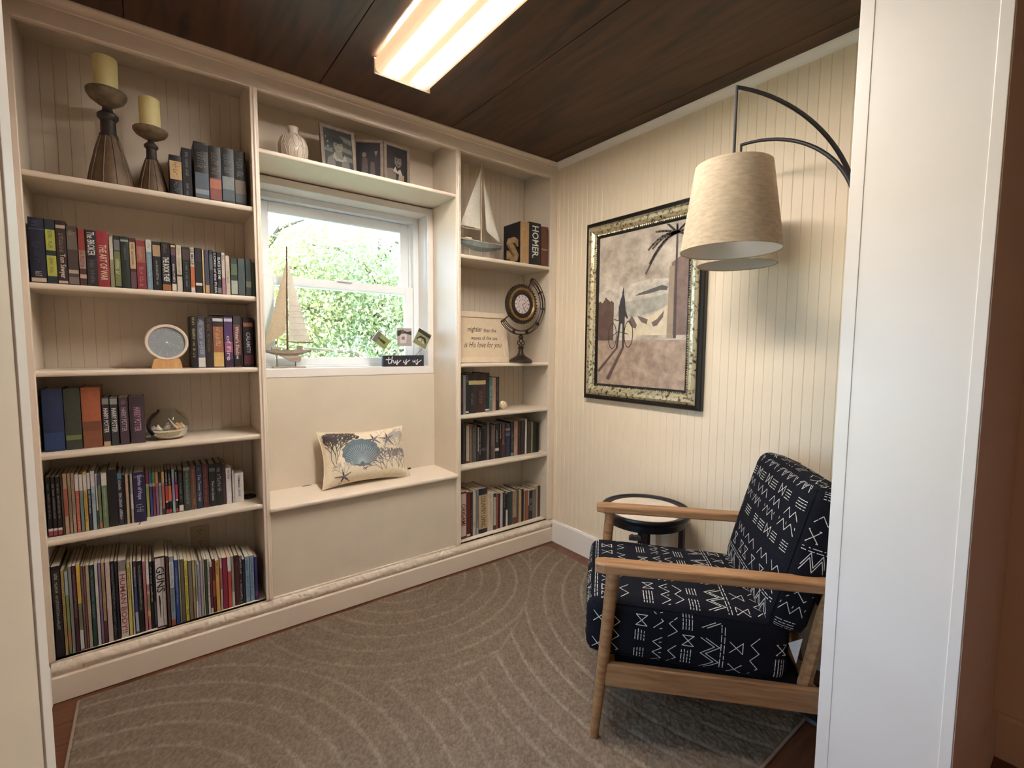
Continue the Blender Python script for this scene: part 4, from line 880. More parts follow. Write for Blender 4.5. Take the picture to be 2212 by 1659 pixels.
def leaf_mesh(ang,sgn,polys):
    Mx=Matrix.Rotation(ang,4,'Z')
    def X(mb): mb.v=[tuple(Mx@Vector(v)) for v in mb.v]; return mb
    x0,x1=(0,w_) if sgn>0 else (-w_,0)
    fr=X(MB().box(x0,-.008,0,x1,.008,b_2).box(x0,-.008,h_-b_2,x1,.008,h_).box(x0,-.008,b_2,x0+b_2,.008,h_-b_2).box(x1-b_2,-.008,b_2,x1,.008,h_-b_2)).build('frame_leaf',GREYW,ff,bevel=.0015)
    X(MB().box(x0+b_2*.8,-.002,b_2*.8,x1-b_2*.8,.003,h_-b_2*.8)).build('photo_print',bmat('#2a2426'),fr)
    k=0
    for nm,hx,P in polys:
        k+=1
        for p in P: X(MB().poly([(x0+b_2+a*(w_-2*b_2),-.0026-.0003*k,b_2+c*(h_-2*b_2)) for a,c in p])).build(nm,bmat(hx),fr)
leaf_mesh(math.radians(-32),-1,[('printed_group','#5c5048',[[(.2,.1),(.5,.12),(.45,.6),(.25,.6)],[(.55,.05),(.8,.05),(.75,.5),(.6,.5)]]),('printed_highlight','#857868',[ell(.33,.68,.09,.07),[(.75,.78),(.9,.8),(.82,.65)],[(.1,.02),(.35,.05),(.3,.2),(.15,.2)]])])
leaf_mesh(math.radians(6),1,[('printed_shirt','#756658',[[(.0,.0),(.45,.0),(.45,.3),(.3,.42),(.1,.40),(0,.35)]]),('printed_badge_vest','#9a8870',[[(.52,.0),(.82,.04),(.85,.28),(.6,.32)]]),('printed_collar','#b0a290',[[(.3,.36),(.42,.48),(.5,.36),(.66,.44),(.76,.28),(.5,.3)]]),('printed_face','#77685c',[ell(.55,.64,.17,.17)]),('printed_hair','#201a1a',[ell(.56,.80,.19,.08)]),('printed_eyes','#2a2220',[ell(.48,.67,.035,.02,8),ell(.64,.67,.035,.02,8),[(.46,.55),(.64,.55),(.55,.51)]])])
# ================================================================ letter S
ls_=thing('letter_s','rustic wooden letter S leaning on books','letter',(1.824,2.374,1.858),math.radians(0))
v,f,asp=text_pts('S',0,.045); RUST=wood('rustic_brown_wood','#6b5236','#8f7450',.7,(12,12,12),3)
mb=MB(); n=len(v); SW_,SH_=.082,.152
for d in (-.010,.012): mb.v+=[((a-.5)*SW_,d,b*SH_) for a,b in v]
mb.f=[tuple(p) for p in f]+[tuple(i+n for i in reversed(p)) for p in f]
ec={}
for p in f:
    for a,b in zip(p,p[1:]+p[:1]): ec[(a,b)]=ec.get((a,b),0)+1
for (a,b) in list(ec):
    if (b,a) not in ec: mb.f.append((a,b,b+n,a+n))
mb.m=[0]*len(mb.f); mb.build('letter_body',RUST,ls_)
# ================================================================ framed verse sign
vg=thing('verse_sign','cream framed sign reading mightier than the waves of the sea','sign',(1.640,2.470,1.231)); CRM=mat('cream_sign','#cdb99c',.6,var=.04); CRF=mat('pale_sign_frame','#d0bda4',.5,var=.05)
lean=math.radians(9); SM=Matrix.Rotation(-lean,4,'X')
def X(mb): mb.v=[tuple(SM@Vector(v)) for v in mb.v]; return mb
sw,shh,fb=.46,.322,.036
X(MB().box(-sw/2,-.012,0,sw/2,.008,fb).box(-sw/2,-.012,shh-fb,sw/2,.008,shh).box(-sw/2,-.012,fb,-sw/2+fb,.008,shh-fb).box(sw/2-fb,-.012,fb,sw/2,.008,shh-fb)).build('frame',CRF,vg,bevel=.003)
X(MB().box(-sw/2+fb*.9,-.004,fb*.9,sw/2-fb*.9,.004,shh-fb*.9)).build('face_board',CRM,vg)
INK=mat('black_ink','#2c241c',.8)
for s_,cx_,z0,w2,h2,sh_,bo in (('mightier',-.045,.185,.110,.042,.35,.006),('than the',.070,.193,.100,.026,0,.004),('waves of the sea',.022,.143,.200,.026,0,.004),('is His love for you',.010,.085,.285,.046,.45,.0)):
    text_obj(s_,INK,lambda a,b,cx_=cx_,z0=z0,w2=w2,h2=h2:tuple(SM@Vector((cx_+.03+(a-.5)*w2,-.0046,z0+b*h2))),vg,'lettering',sh_,bo)
# ================================================================ armillary clock
ac=thing('armillary_clock','bronze desk clock in a curved half-ring stand, beside verse sign','clock',(1.918,2.402,1.231)); BRZ=mat('antique_bronze','#33271f',.45,metal=.5,var=.3,vscale=40); BRS=mat('worn_brass','#8a7046',.4,metal=.6,var=.3,vscale=50)
MB().lathe([(0,0),(.074,0),(.076,.008),(.070,.018),(.052,.030),(.030,.042),(.018,.060),(.014,.085),(.019,.092),(.019,.100),(.010,.106)],32).build('foot',BRZ,ac,smooth=True)
cg=MB()
for k in range(4):
    P=[]
    for i in range(13):
        u=i/12; r=.006+.017*math.sin(math.pi*u); a=k*math.pi/2+u*2.2; P.append((r*math.cos(a),r*math.sin(a),.104+.050*u))
    cg.tube(P,.0032,6)
cg.lathe([(0,.152),(.010,.152),(.016,.158),(.016,.170),(.010,.175),(.010,.186),(0,.186)],16); cg.build('twisted_stem',BRZ,ac,smooth=True)
CZ=.374
ar=MB()
def arcp(R,a): return (R*math.cos(a),0,CZ+R*math.sin(a))
A0,A1=math.radians(-143),math.radians(62)
for R in (.194,.171):
    for yy in (-.010,.010): ar.tube([(p[0],yy,p[2]) for p in (arcp(R,A0+(A1-A0)*i/36) for i in range(37))],.0028,6)
for i in range(7):
    a=A0+(A1-A0)*i/6; p,q=arcp(.171,a),arcp(.194,a); ar.bar((p[0],0,p[2]),(q[0],0,q[2]),.022,.008,side=(0,1,0))
ar.build('half_ring',BRZ,ac,smooth=True)
gr=MB()
def disc(mb,prof,seg=48):
    i=len(mb.v)
    for r,y in prof:
        for k in range(seg):
            a=2*math.pi*k/seg; mb.v.append((r*math.cos(a),y,CZ+r*math.sin(a)))
    for j in range(len(prof)-1):
        for k in range(seg): mb.f.append((i+j*seg+k,i+j*seg+(k+1)%seg,i+(j+1)*seg+(k+1)%seg,i+(j+1)*seg+k)); mb.m.append(0)
    return mb
disc(gr,[(.0005,.018),(.118,.018),(.122,.010),(.122,-.006),(.112,-.012),(.104,-.012)])
for k in range(40):
    a=k*2*math.pi/40; p=(.119*math.cos(a),-.004,CZ+.119*math.sin(a)); q=(.128*math.cos(a),-.004,CZ+.128*math.sin(a)); gr.bar(p,q,.010,.008,side=(0,1,0))
gr.build('gear_ring',BRZ,ac,smooth=True)
disc(MB(),[(.106,-.010),(.104,-.018),(.094,-.019),(.088,-.012)]).build('brass_bezel',BRS,ac,smooth=True)
disc(MB(),[(.090,-.011),(.078,-.016),(.066,-.016),(.060,-.012)]).build('inner_bezel',BRZ,ac,smooth=True)
disc(MB(),[(.0005,-.011),(.063,-.011)]).build('dial',mat('pale_lilac_dial','#c4b4b4',.5,var=.05),ac)
nm=MB()
for k in range(12):
    a=k*math.pi/6; nm.bar((.044*math.sin(a),-.0116,CZ+.044*math.cos(a)),(.057*math.sin(a),-.0116,CZ+.057*math.cos(a)),.004,.0006,side=(1,0,0) if k%3 else (1,0,.001))
nm.tube([(.031*math.cos(k*math.pi/16),-.0118,CZ+.031*math.sin(k*math.pi/16)) for k in range(32)],.0010,4,closed=True); nm.build('numerals',BRZ,ac)
MB().bar((0,-.0125,CZ),(.022,-.0125,CZ+.006),.004,.0006,side=(0,0,1)).bar((0,-.0125,CZ),(.018,-.0125,CZ-.042),.003,.0006,side=(1,0,0)).build('clock_hand',BRZ,ac)
MB().tube([(-.142,0,CZ-.107),(-.095,0,CZ-.072)],.004,6).tube([(.084,0,CZ+.158),(.056,0,CZ+.105)],.004,6).build('pivot_pin',BRZ,ac)
# carved ball on third row
bl_=thing('decorative_ball','small cream carved ball beside the books','ball',(1.812,2.452,.926)); MB().lathe([(.0281*math.sin(math.pi*i/16)+(0 if i in(0,16) else .0),.0285-.0281*math.cos(math.pi*i/16)) for i in range(17)],24).build('ball_body',mat('carved_bone','#cbb49a',.7,var=.2,vscale=90,bump=.9,bscale=130),bl_,smooth=True)
MB().lathe([(.012,0),(.014,0),(.014,.003),(.012,.003),(.012,0)],16,cap=False).build('ring_base',mat('carved_bone','#cbb49a'),bl_)
# ================================================================ books
SHELF={'L1':('top shelf of left bookcase',1.928),'L2':('second shelf of left bookcase',1.543),'L3':('third shelf of left bookcase',1.231),'L4':('fourth shelf of left bookcase',.930),'L5':('fifth shelf of left bookcase',.609),'L6':('bottom shelf of left bookcase',.155),
 'R1':('top row of right bookcase',1.858),'R3':('third row of right bookcase',.926),'R4':('fourth row of right bookcase',.617),'R5':('bottom row of right bookcase',.155)}
ONES='zero first second third fourth fifth sixth seventh eighth ninth tenth eleventh twelfth thirteenth fourteenth fifteenth sixteenth seventeenth eighteenth nineteenth'.split()
TENS={2:('twentieth','twenty'),3:('thirtieth','thirty'),4:('fortieth','forty'),5:('fiftieth','fifty')}
def ordinal(n):
    if n<20: return ONES[n]
    t,u=divmod(n,10); return TENS[t][0] if u==0 else TENS[t][1]+'-'+ONES[u]
PAGE=mat('book_paper','#c8bca4',.9,var=.1,vscale=200,stretch=(6,1,1))
BOOKS=[
('L1',[
 (0.0982,0.1405,2.400,0.164,'black hardback with gold label','#15151a',[(0.42, 0.86, '#c8a468')],[('s', '', '#3a2c18', 0.5, 0.82, 0.5), ('s', '', '#8f8f92', 0.08, 0.36, 0.4)]),
 (0.1409,0.1735,2.400,0.201,'black paperback with thin grey lettering','#17161a',[],[('s', '', '#8c8c90', 0.45, 0.92, 0.35), ('s', '', '#8c8c90', 0.06, 0.3, 0.35)]),
 (0.1826,0.2327,2.400,0.238,'tall charcoal paperback with blue-grey ship picture','#201c1e',[(0.06, 0.48, '#56626e'), (0.12, 0.2, '#8d9398'), (0.86, 0.97, '#14110f')],[('s', '', '#8d8574', 0.52, 0.64, 0.7), ('s', '', '#8d8574', 0.66, 0.82, 0.7)]),
 (0.2343,0.2780,2.400,0.233,'charcoal paperback with orange-red picture','#241f1e',[(0.06, 0.44, '#8f4a42'), (0.26, 0.42, '#b86a4c')],[('s', '', '#9c8860', 0.5, 0.62, 0.7), ('s', '', '#a8895a', 0.68, 0.88, 0.7)]),
 (0.2796,0.3262,2.400,0.238,'charcoal paperback with pale grey arched picture','#27282a',[(0.08, 0.5, '#7d8584'), (0.08, 0.28, '#4d5a62')],[('s', '', '#8d9590', 0.56, 0.66, 0.7), ('s', '', '#8d9590', 0.7, 0.88, 0.7)]),
 (0.3271,0.3708,2.400,0.237,'charcoal paperback with tan picture, beside divider','#2b302f',[(0.08, 0.48, '#857663'), (0.08, 0.24, '#4f5b60')],[('s', '', '#8d9590', 0.52, 0.64, 0.7), ('s', '', '#8d9590', 0.68, 0.86, 0.7)]),
]),
('L2',[
 (-0.3157,-0.2748,2.370,0.228,'thick navy hardback with faint lettering','#141a34',[(0.02, 0.08, '#cdbb9a'), (0.82, 0.83, '#5a6486')],[('s', '', '#4a5580', 0.86, 0.95, 0.6), ('s', '', '#c9c1ad', 0.1, 0.18, 0.5), ('s', '', '#39436e', 0.3, 0.62, 0.6)]),
 (-0.2738,-0.2465,2.370,0.227,'dark teal book with two yellow-green ovals','#1e3038',[(0.52, 0.84, '#b3bb36'), (0.12, 0.44, '#b3bb36')],[('s', '', '#5c651e', 0.55, 0.81, 0.5), ('s', '', '#8a4a20', 0.16, 0.4, 0.5)]),
 (-0.2461,-0.2187,2.370,0.227,'dark brown hardback with cream title Tom Sawyer','#35201c',[(0.88, 0.93, '#b9a392'), (0.02, 0.06, '#cdb69a')],[('t', 'Tom Sawyer', '#e6dccb', 0.1, 0.48, 0.6), ('s', '', '#a39684', 0.5, 0.8, 0.5)]),
 (-0.2181,-0.1882,2.370,0.213,'grey-brown paperback with picture spine','#4a3d38',[(0.6, 0.9, '#6b5f55'), (0.2, 0.26, '#b7a591'), (0.02, 0.14, '#7d7069')],[('s', '', '#9a9088', 0.84, 0.92, 0.6)]),
 (-0.1875,-0.1675,2.370,0.208,'red and brown book with a pale ring','#9a3428',[(0, 0.36, '#4a2c26'), (0.3, 0.62, '#b08a7c'), (0.13, 0.2, '#c2a08f')],[('s', '', '#6a2018', 0.32, 0.6, 0.7)]),
 (-0.1666,-0.1367,2.370,0.206,'black hardback with white title The Broker','#171316',[(0.0, 0.5, '#2b2a2c')],[('t', 'The BROKER', '#e2ddd6', 0.55, 0.97, 0.6), ('s', '', '#77747a', 0.06, 0.46, 0.5)]),
 (-0.1362,-0.1018,2.370,0.207,'red hardback titled THE ART OF WAR','#9c1f26',[],[('t', 'THE ART OF WAR', '#e9cfae', 0.12, 0.76, 0.52)]),
 (-0.1010,-0.0888,2.370,0.190,'thin cream and olive paperback','#c9c3b0',[(0.0, 0.55, '#8d8a63')],[]),
 (-0.0880,-0.0683,2.370,0.197,'black and olive-green paperback with grey photo top','#26251f',[(0.72, 0.92, '#77757d'), (0.04, 0.7, '#76803f')],[('s', '', '#e3e0cf', 0.25, 0.55, 0.6)]),
 (-0.0674,-0.0419,2.370,0.197,'dark green hardback with tiny badge','#1f2b26',[(0.9, 0.94, '#9aa293')],[('s', '', '#6d7a70', 0.55, 0.82, 0.35)]),
 (-0.0412,-0.0225,2.370,0.194,'dark red paperback with cream title panel','#4a2024',[(0.4, 0.92, '#cdb083'), (0.02, 0.34, '#6b4650')],[('s', '', '#5b3a20', 0.45, 0.88, 0.4)]),
 (-0.0217,0.0082,2.370,0.189,'crimson paperback with oval tan emblem','#8f2b33',[(0.55, 0.88, '#a8604c')],[('s', '', '#d9a79a', 0.06, 0.46, 0.5), ('s', '', '#caa88e', 0.58, 0.86, 0.5)]),
 (0.0089,0.0273,2.370,0.195,'white-topped pale blue paperback','#7d9cae',[(0.76, 1, '#d3d2c6')],[('s', '', '#b9ccd4', 0.05, 0.7, 0.4), ('s', '', '#7b9c86', 0.82, 0.95, 0.5)]),
 (0.0292,0.0556,2.370,0.191,'black paperback with tan square panel','#1b191d',[(0.7, 0.93, '#b3936a')],[('s', '', '#a8a3a0', 0.12, 0.64, 0.35)]),
 (0.0565,0.0864,2.370,0.192,'black paperback titled THE BOOK THIEF','#171417',[(0.02, 0.14, '#a5672f')],[('t', 'THE BOOK THIEF', '#eeeae4', 0.2, 0.7, 0.55), ('s', '', '#a08b4d', 0.78, 0.96, 0.5)]),
 (0.0880,0.1044,2.370,0.190,'dark plum paperback with cream foot panel','#3a2730',[(0.02, 0.16, '#d8cbb2'), (0.93, 0.97, '#d2c05a'), (0.76, 0.9, '#6b4a58')],[('s', '', '#e0dbd2', 0.2, 0.58, 0.5)]),
 (0.1052,0.1242,2.370,0.188,'cream paperback with small dark emblem','#cdbfa6',[(0.33, 0.37, '#4a443c')],[('s', '', '#9a8f82', 0.4, 0.92, 0.35)]),
 (0.1257,0.1511,2.370,0.183,'blackish green paperback with dim portrait top','#20241f',[(0.72, 0.95, '#4c3c34')],[('s', '', '#7f8f92', 0.1, 0.66, 0.3)]),
 (0.1518,0.1668,2.370,0.183,'white paperback with orange lower half','#d9cdb8',[(0.12, 0.58, '#cc6a28')],[('t', 'LE MILLE', '#3a332c', 0.62, 0.97, 0.6)]),
 (0.1676,0.1924,2.370,0.184,'black paperback with white band near foot','#1d1b1c',[(0.17, 0.23, '#e2ddd4'), (0.7, 0.97, '#2b2430')],[]),
 (0.1932,0.2003,2.370,0.179,'thin yellow paperback','#d6bf6c',[],[]),
 (0.2011,0.2173,2.370,0.180,'slate purple paperback with tan foot label','#4b4760',[(0.02, 0.2, '#c59a5e')],[]),
 (0.2181,0.2316,2.370,0.182,'charcoal paperback with grey sketch','#33343a',[(0.55, 0.9, '#5f646b')],[]),
 (0.2324,0.2449,2.370,0.176,'black paperback titled LORD of the FLIES','#1b1b20',[],[('t', 'LORD of the FLIES', '#dedbd6', 0.03, 0.96, 0.55)]),
 (0.2457,0.2608,2.370,0.176,'black paperback titled BLACK LIKE ME','#19191d',[(0.03, 0.16, '#77757a')],[('t', 'BLACK LIKE ME', '#e6e4e0', 0.36, 0.88, 0.6)]),
 (0.2618,0.2755,2.370,0.177,'white paperback with mauve lower half','#cfc4b8',[(0, 0.4, '#a87a88')],[('s', '', '#3a332f', 0.8, 0.94, 0.6)]),
 (0.2762,0.2929,2.370,0.166,'short cream paperback','#cdb9a0',[],[('s', '', '#8a7863', 0.3, 0.6, 0.4)]),
 (0.2950,0.3210,2.370,0.158,'short dark green paperback with white figure','#2d3d30',[(0.04, 0.4, '#a7b0a0'), (0.55, 0.85, '#56704c')],[]),
 (0.3219,0.3494,2.370,0.161,'short slate teal paperback','#41524f',[],[]),
 (0.3513,0.3743,2.370,0.162,'short blackish teal paperback','#2a3a38',[(0.24, 0.4, '#6d7358')],[]),
 (0.3748,0.3868,2.370,0.147,'short grey-green paperback against the divider','#5d6b5f',[],[]),
]),
('L3',[
 (0.1452,0.1661,2.400,0.218,'black hardback with yellow lettering beside round clock','#1b181a',[],[('s', '', '#d6c06a', 0.2, 0.97, 0.55)]),
 (0.1677,0.1943,2.400,0.218,'silver-blue hardback with white foot label','#6b7080',[(0.02, 0.2, '#dcd5cc'), (0.9, 1, '#2a2a30')],[('s', '', '#d3d6dc', 0.26, 0.95, 0.6)]),
 (0.1964,0.2206,2.400,0.218,'dark brown hardback with faint gold lettering','#33241f',[],[('s', '', '#8a7248', 0.3, 0.95, 0.5)]),
 (0.2231,0.2626,2.400,0.221,'black and amber paperback in boxed trio','#3a2420',[(0.02, 0.3, '#d9b45e'), (0.3, 0.8, '#a8673f'), (0.9, 0.96, '#cfd2d4')],[('s', '', '#e8d4a8', 0.42, 0.78, 0.5)]),
 (0.2651,0.2977,2.400,0.222,'purple paperback in the middle of boxed trio','#57376b',[(0.02, 0.16, '#33242c'), (0.3, 0.5, '#a35c8a'), (0.9, 0.96, '#cfd2d4')],[('t', 'of Fire', '#e6c9b8', 0.14, 0.62, 0.42)]),
 (0.2999,0.3296,2.400,0.224,'russet paperback at right of boxed trio','#7a4540',[(0.02, 0.24, '#20181a'), (0.9, 0.96, '#cfd2d4'), (0.84, 0.99, '#3a3a40')],[('t', "Winter's Shadow", '#e6dcd0', 0.16, 0.8, 0.42)]),
 (0.3381,0.3771,2.400,0.220,'black hardback with orange orb, beside divider','#22202a',[(0.82, 0.9, '#b06a48'), (0.06, 0.24, '#6b2f3c')],[('t', 'CALAMITY', '#d9d9dc', 0.28, 0.7, 0.36), ('s', '', '#66646c', 0.3, 0.6, 0.4)]),
]),
('L4',[
 (-0.3158,-0.2602,2.400,0.233,'thick dark blue cloth hardback','#1e3058',[(0.04, 0.3, '#25406e')],[]),
 (-0.2577,-0.2121,2.404,0.231,'thick dark olive hardback with green streak','#3c4034',[(0.16, 0.24, '#6a7a3c')],[]),
 (-0.2096,-0.1546,2.408,0.234,'thick orange hardback with brown landscape','#b05a2c',[(0.0, 0.42, '#8a4f2c'), (0.28, 0.44, '#7a4228')],[]),
 (-0.1509,-0.1298,2.410,0.192,'dark paperback with white lettering, nearest orange hardback','#2c2224',[(0.86, 0.98, '#8f8a84'), (0.0, 0.1, '#c9a878')],[('t', 'HARRY POTTER', '#e9e4dc', 0.28, 0.78, 0.55)]),
 (-0.1280,-0.1039,2.412,0.190,'dark green-grey paperback with bold white lettering','#2f3232',[(0.86, 0.98, '#8f9290')],[('t', 'HARRY POTTER', '#e9e4dc', 0.28, 0.78, 0.55)]),
 (-0.1006,-0.0723,2.414,0.190,'mauve paperback with pale lettering','#4d3440',[],[('t', 'HARRY POTTER', '#b9a9b4', 0.28, 0.78, 0.5), ('s', '', '#8f7f8c', 0.84, 0.94, 0.6)]),
 (-0.0671,-0.0223,2.417,0.189,'widest purple-grey paperback beside glass bowl','#43323c',[],[('t', 'HARRY POTTER', '#c48a9c', 0.26, 0.78, 0.42)]),
]),
('L5',[
 (-0.3211,-0.3077,2.403,0.228,'black paperback with red logo, leftmost of matching trio','#1a1416',[(0.1, 0.14, '#d3cbc6'), (0.02, 0.1, '#9a3a4a')],[('s', '', '#87837c', 0.3, 0.88, 0.45)]),
 (-0.3072,-0.2950,2.401,0.227,'black paperback with red logo, middle of matching trio','#1a1416',[(0.1, 0.14, '#d3cbc6'), (0.02, 0.1, '#9a3a4a')],[('s', '', '#9a8f8c', 0.3, 0.88, 0.45)]),
 (-0.2945,-0.2815,2.401,0.226,'black paperback with red logo, right of matching trio','#1a1416',[(0.1, 0.14, '#d3cbc6'), (0.02, 0.1, '#9a3a4a')],[('s', '', '#a39c94', 0.3, 0.88, 0.45)]),
 (-0.2811,-0.2748,2.401,0.227,'thin umber paperback','#4a3a30',[],[]),
 (-0.2744,-0.2624,2.401,0.234,'tan paperback with orange middle','#b89878',[(0.3, 0.75, '#a8583a')],[]),
 (-0.2616,-0.2524,2.401,0.233,'plain tan paperback with brown marks','#b3977a',[],[('s', '', '#7d6650', 0.2, 0.8, 0.5)]),
 (-0.2520,-0.2420,2.401,0.232,'sandy paperback','#b99c80',[],[('s', '', '#7d6650', 0.3, 0.9, 0.5)]),
 (-0.2414,-0.2303,2.401,0.226,'coral paperback with white head','#c85a40',[(0.72, 1, '#d9d3cc')],[('s', '', '#e8b49a', 0.06, 0.64, 0.45)]),
 (-0.2297,-0.2190,2.401,0.224,'grey-teal paperback with white head','#6f8a84',[(0.72, 1, '#d9d3cc')],[]),
 (-0.2185,-0.2071,2.401,0.232,'yellow paperback with red lettering','#d8b840',[(0.7, 0.96, '#d9d3cc')],[('s', '', '#8a4a20', 0.16, 0.66, 0.55)]),
 (-0.2065,-0.1972,2.401,0.227,'navy paperback with white head and lettering','#26324a',[(0.72, 1, '#d9d3cc')],[('s', '', '#dcd8d0', 0.26, 0.7, 0.55)]),
 (-0.1966,-0.1837,2.402,0.232,'pale blue paperback with white head','#9ab0b8',[(0.74, 1, '#c9ccd0')],[('s', '', '#54768f', 0.45, 0.62, 0.6)]),
 (-0.1833,-0.1776,2.402,0.220,'thin pinkish white and dark green paperback','#d3c3c0',[(0, 0.34, '#2a4a40')],[]),
 (-0.1771,-0.1677,2.402,0.215,'green paperback with navy top and orange foot','#6f8458',[(0.8, 1, '#3a4468'), (0.02, 0.12, '#c86a2c')],[]),
 (-0.1664,-0.1487,2.402,0.223,'moss green paperback with white title panel','#6a7f5c',[(0.76, 0.98, '#dcd6cc')],[('s', '', '#b9c4a8', 0.2, 0.7, 0.35)]),
 (-0.1480,-0.1187,2.402,0.228,'thick plain black hardback','#16181b',[],[]),
 (-0.1178,-0.1034,2.402,0.212,'black hardback with silver brush lettering','#2a2a32',[(0.88, 1, '#4a7f96')],[('s', '', '#dcd8dc', 0.1, 0.86, 0.75)]),
 (-0.1030,-0.0946,2.402,0.203,'thin black paperback','#141416',[],[]),
 (-0.0942,-0.0843,2.402,0.201,'buff paperback','#c2a27c',[],[]),
 (-0.0839,-0.0799,2.403,0.201,'very thin blackish booklet','#201c20',[],[]),
 (-0.0794,-0.0711,2.403,0.200,'thin silver mottled book','#a8a296',[(0.3, 0.6, '#d0ccc4')],[]),
 (-0.0688,-0.0321,2.401,0.205,'thick navy hardback with ribbon marker','#231f48',[(0.9, 0.93, '#6a6490')],[('t', 'Stories of Hope', '#d3cfe6', 0.46, 0.95, 0.42), ('s', '', '#c9d8c4', 0.2, 0.36, 0.8)]),
 (-0.0305,-0.0200,2.451,0.188,'red-topped lime paperback, first of rainbow row','#b9c04a',[(0.75, 1, '#a83040'), (0.7, 0.75, '#d9d3cc')],[]),
 (-0.0190,-0.0093,2.451,0.188,'bright blue paperback in rainbow row','#2f4f9c',[(0.75, 1, '#2a78b0'), (0.68, 0.75, '#b9c48a')],[]),
 (-0.0088,0.0008,2.451,0.187,'magenta paperback with green head in rainbow row','#8f2f50',[(0.75, 1, '#6a9a3c'), (0.68, 0.75, '#d8b884')],[]),
 (0.0014,0.0114,2.451,0.186,'violet paperback with tan head in rainbow row','#8f6a8c',[(0.75, 1, '#c89a5c'), (0.68, 0.75, '#c8604c')],[]),
 (0.0119,0.0216,2.451,0.185,'grey paperback with black head in rainbow row','#a3a8a6',[(0.75, 1, '#2a2024'), (0.68, 0.75, '#c8bcd0')],[('s', '', '#3a3a3a', 0.2, 0.65, 0.5)]),
 (0.0222,0.0321,2.451,0.184,'salmon paperback with yellow head in rainbow row','#c0604c',[(0.75, 1, '#d8b05a'), (0.68, 0.75, '#8898b8'), (0, 0.14, '#26262c')],[]),
 (0.0339,0.0439,2.451,0.191,'black paperback with red middle and white dot','#1c1a1c',[(0.28, 0.64, '#c03a3c'), (0.02, 0.1, '#b83a40'), (0.26, 0.3, '#e6e0da')],[('s', '', '#e6e0da', 0.66, 0.94, 0.5)]),
 (0.0445,0.0547,2.450,0.190,'black paperback with orange middle','#1c1a1c',[(0.28, 0.64, '#dc7a24'), (0.02, 0.1, '#b83a40')],[('s', '', '#e6e0da', 0.66, 0.94, 0.5)]),
 (0.0571,0.0672,2.450,0.190,'lavender and teal paperback','#9a86b8',[(0, 0.26, '#8ab0a4'), (0.8, 1, '#8aa8b0')],[]),
 (0.0680,0.0774,2.450,0.187,'black paperback with crimson middle','#1c1a1c',[(0.3, 0.66, '#b8384c'), (0.02, 0.1, '#b83a40'), (0.28, 0.31, '#e6e0da')],[('s', '', '#e6e0da', 0.68, 0.94, 0.5)]),
 (0.0792,0.0961,2.450,0.182,'black paperback with cream foot label','#19181a',[(0.02, 0.16, '#dcd8c4')],[('s', '', '#8f8c88', 0.3, 0.95, 0.4)]),
 (0.0979,0.1226,2.450,0.193,'dark green hardback with silver spine','#3c4a42',[(0.92, 0.99, '#8f9690')],[('s', '', '#9aa29c', 0.1, 0.9, 0.4)]),
 (0.1234,0.1429,2.450,0.192,'brown leather hardback with gilt','#6b4430',[],[('s', '', '#b9885a', 0.1, 0.92, 0.3)]),
 (0.1452,0.1656,2.450,0.195,'navy hardback titled THE TOWER','#26304f',[],[('t', 'The Tower Order', '#c9ccd8', 0.16, 0.78, 0.42), ('s', '', '#8a90a8', 0.86, 0.94, 0.6)]),
 (0.1681,0.1888,2.450,0.195,'maroon hardback with faint gilt','#5c2a2c',[],[('s', '', '#a87060', 0.1, 0.92, 0.35)]),
 (0.1920,0.2166,2.450,0.193,'black hardback with pale crest','#191a1a',[(0.82, 0.9, '#5c6460')],[('t', 'The Lost Queen', '#c4c8c8', 0.14, 0.6, 0.38)]),
 (0.2176,0.2424,2.450,0.195,'black hardback with large silver lettering','#1f201f',[],[('s', '', '#c9c9c4', 0.3, 0.88, 0.7)]),
 (0.2435,0.2542,2.450,0.187,'thin dark brown hardback','#46302c',[],[]),
 (0.2552,0.2770,2.450,0.164,'tall white paperback beside dark books','#e2dcd8',[],[('s', '', '#4a4644', 0.7, 0.94, 0.4)]),
 (0.2792,0.2876,2.450,0.152,'thin white booklet','#d8d2cc',[],[]),
 (0.2885,0.3250,2.449,0.135,'short thick white paperback, last on fifth shelf','#e4dfdb',[],[('s', '', '#3a3838', 0.2, 0.9, 0.25), ('s', '', '#3a3838', 0.55, 0.9, 0.2)]),
]),
('L6',[
 (-0.3273,-0.3191,2.372,0.353,'thin black spine against left side','#1b1518',[],[]),
 (-0.3184,-0.2937,2.369,0.352,'tall black book with white lettering','#17171c',[(0.62, 0.95, '#2c2824')],[('s', '', '#d6d0c8', 0.3, 0.92, 0.4)]),
 (-0.2933,-0.2840,2.369,0.331,'faded yellow book','#b89c54',[],[('s', '', '#7d6430', 0.2, 0.8, 0.4)]),
 (-0.2833,-0.2741,2.370,0.322,'sky blue and leaf green book','#7f9a50',[(0.72, 1, '#a0b8bc'), (0.1, 0.3, '#b0784a')],[]),
 (-0.2734,-0.2635,2.371,0.339,'slim grey book','#8f8c8c',[],[]),
 (-0.2628,-0.2517,2.371,0.339,'slim maroon book','#461c28',[],[('s', '', '#b08a8c', 0.4, 0.9, 0.4)]),
 (-0.2508,-0.2394,2.372,0.341,'book with yellow upper half and white foot','#7a7a5c',[(0.55, 1, '#d8b024'), (0.02, 0.24, '#c9ccc8')],[]),
 (-0.2386,-0.2319,2.373,0.331,'slim taupe book','#7d6a60',[],[]),
 (-0.2314,-0.2257,2.373,0.329,'slim dusty rose book','#8f5058',[],[]),
 (-0.2252,-0.2145,2.374,0.330,'slim buff book','#b4a884',[],[]),
 (-0.2135,-0.2008,2.375,0.327,'dark teal book with pale lettering','#1f4444',[],[('s', '', '#9ab0a8', 0.3, 0.95, 0.45)]),
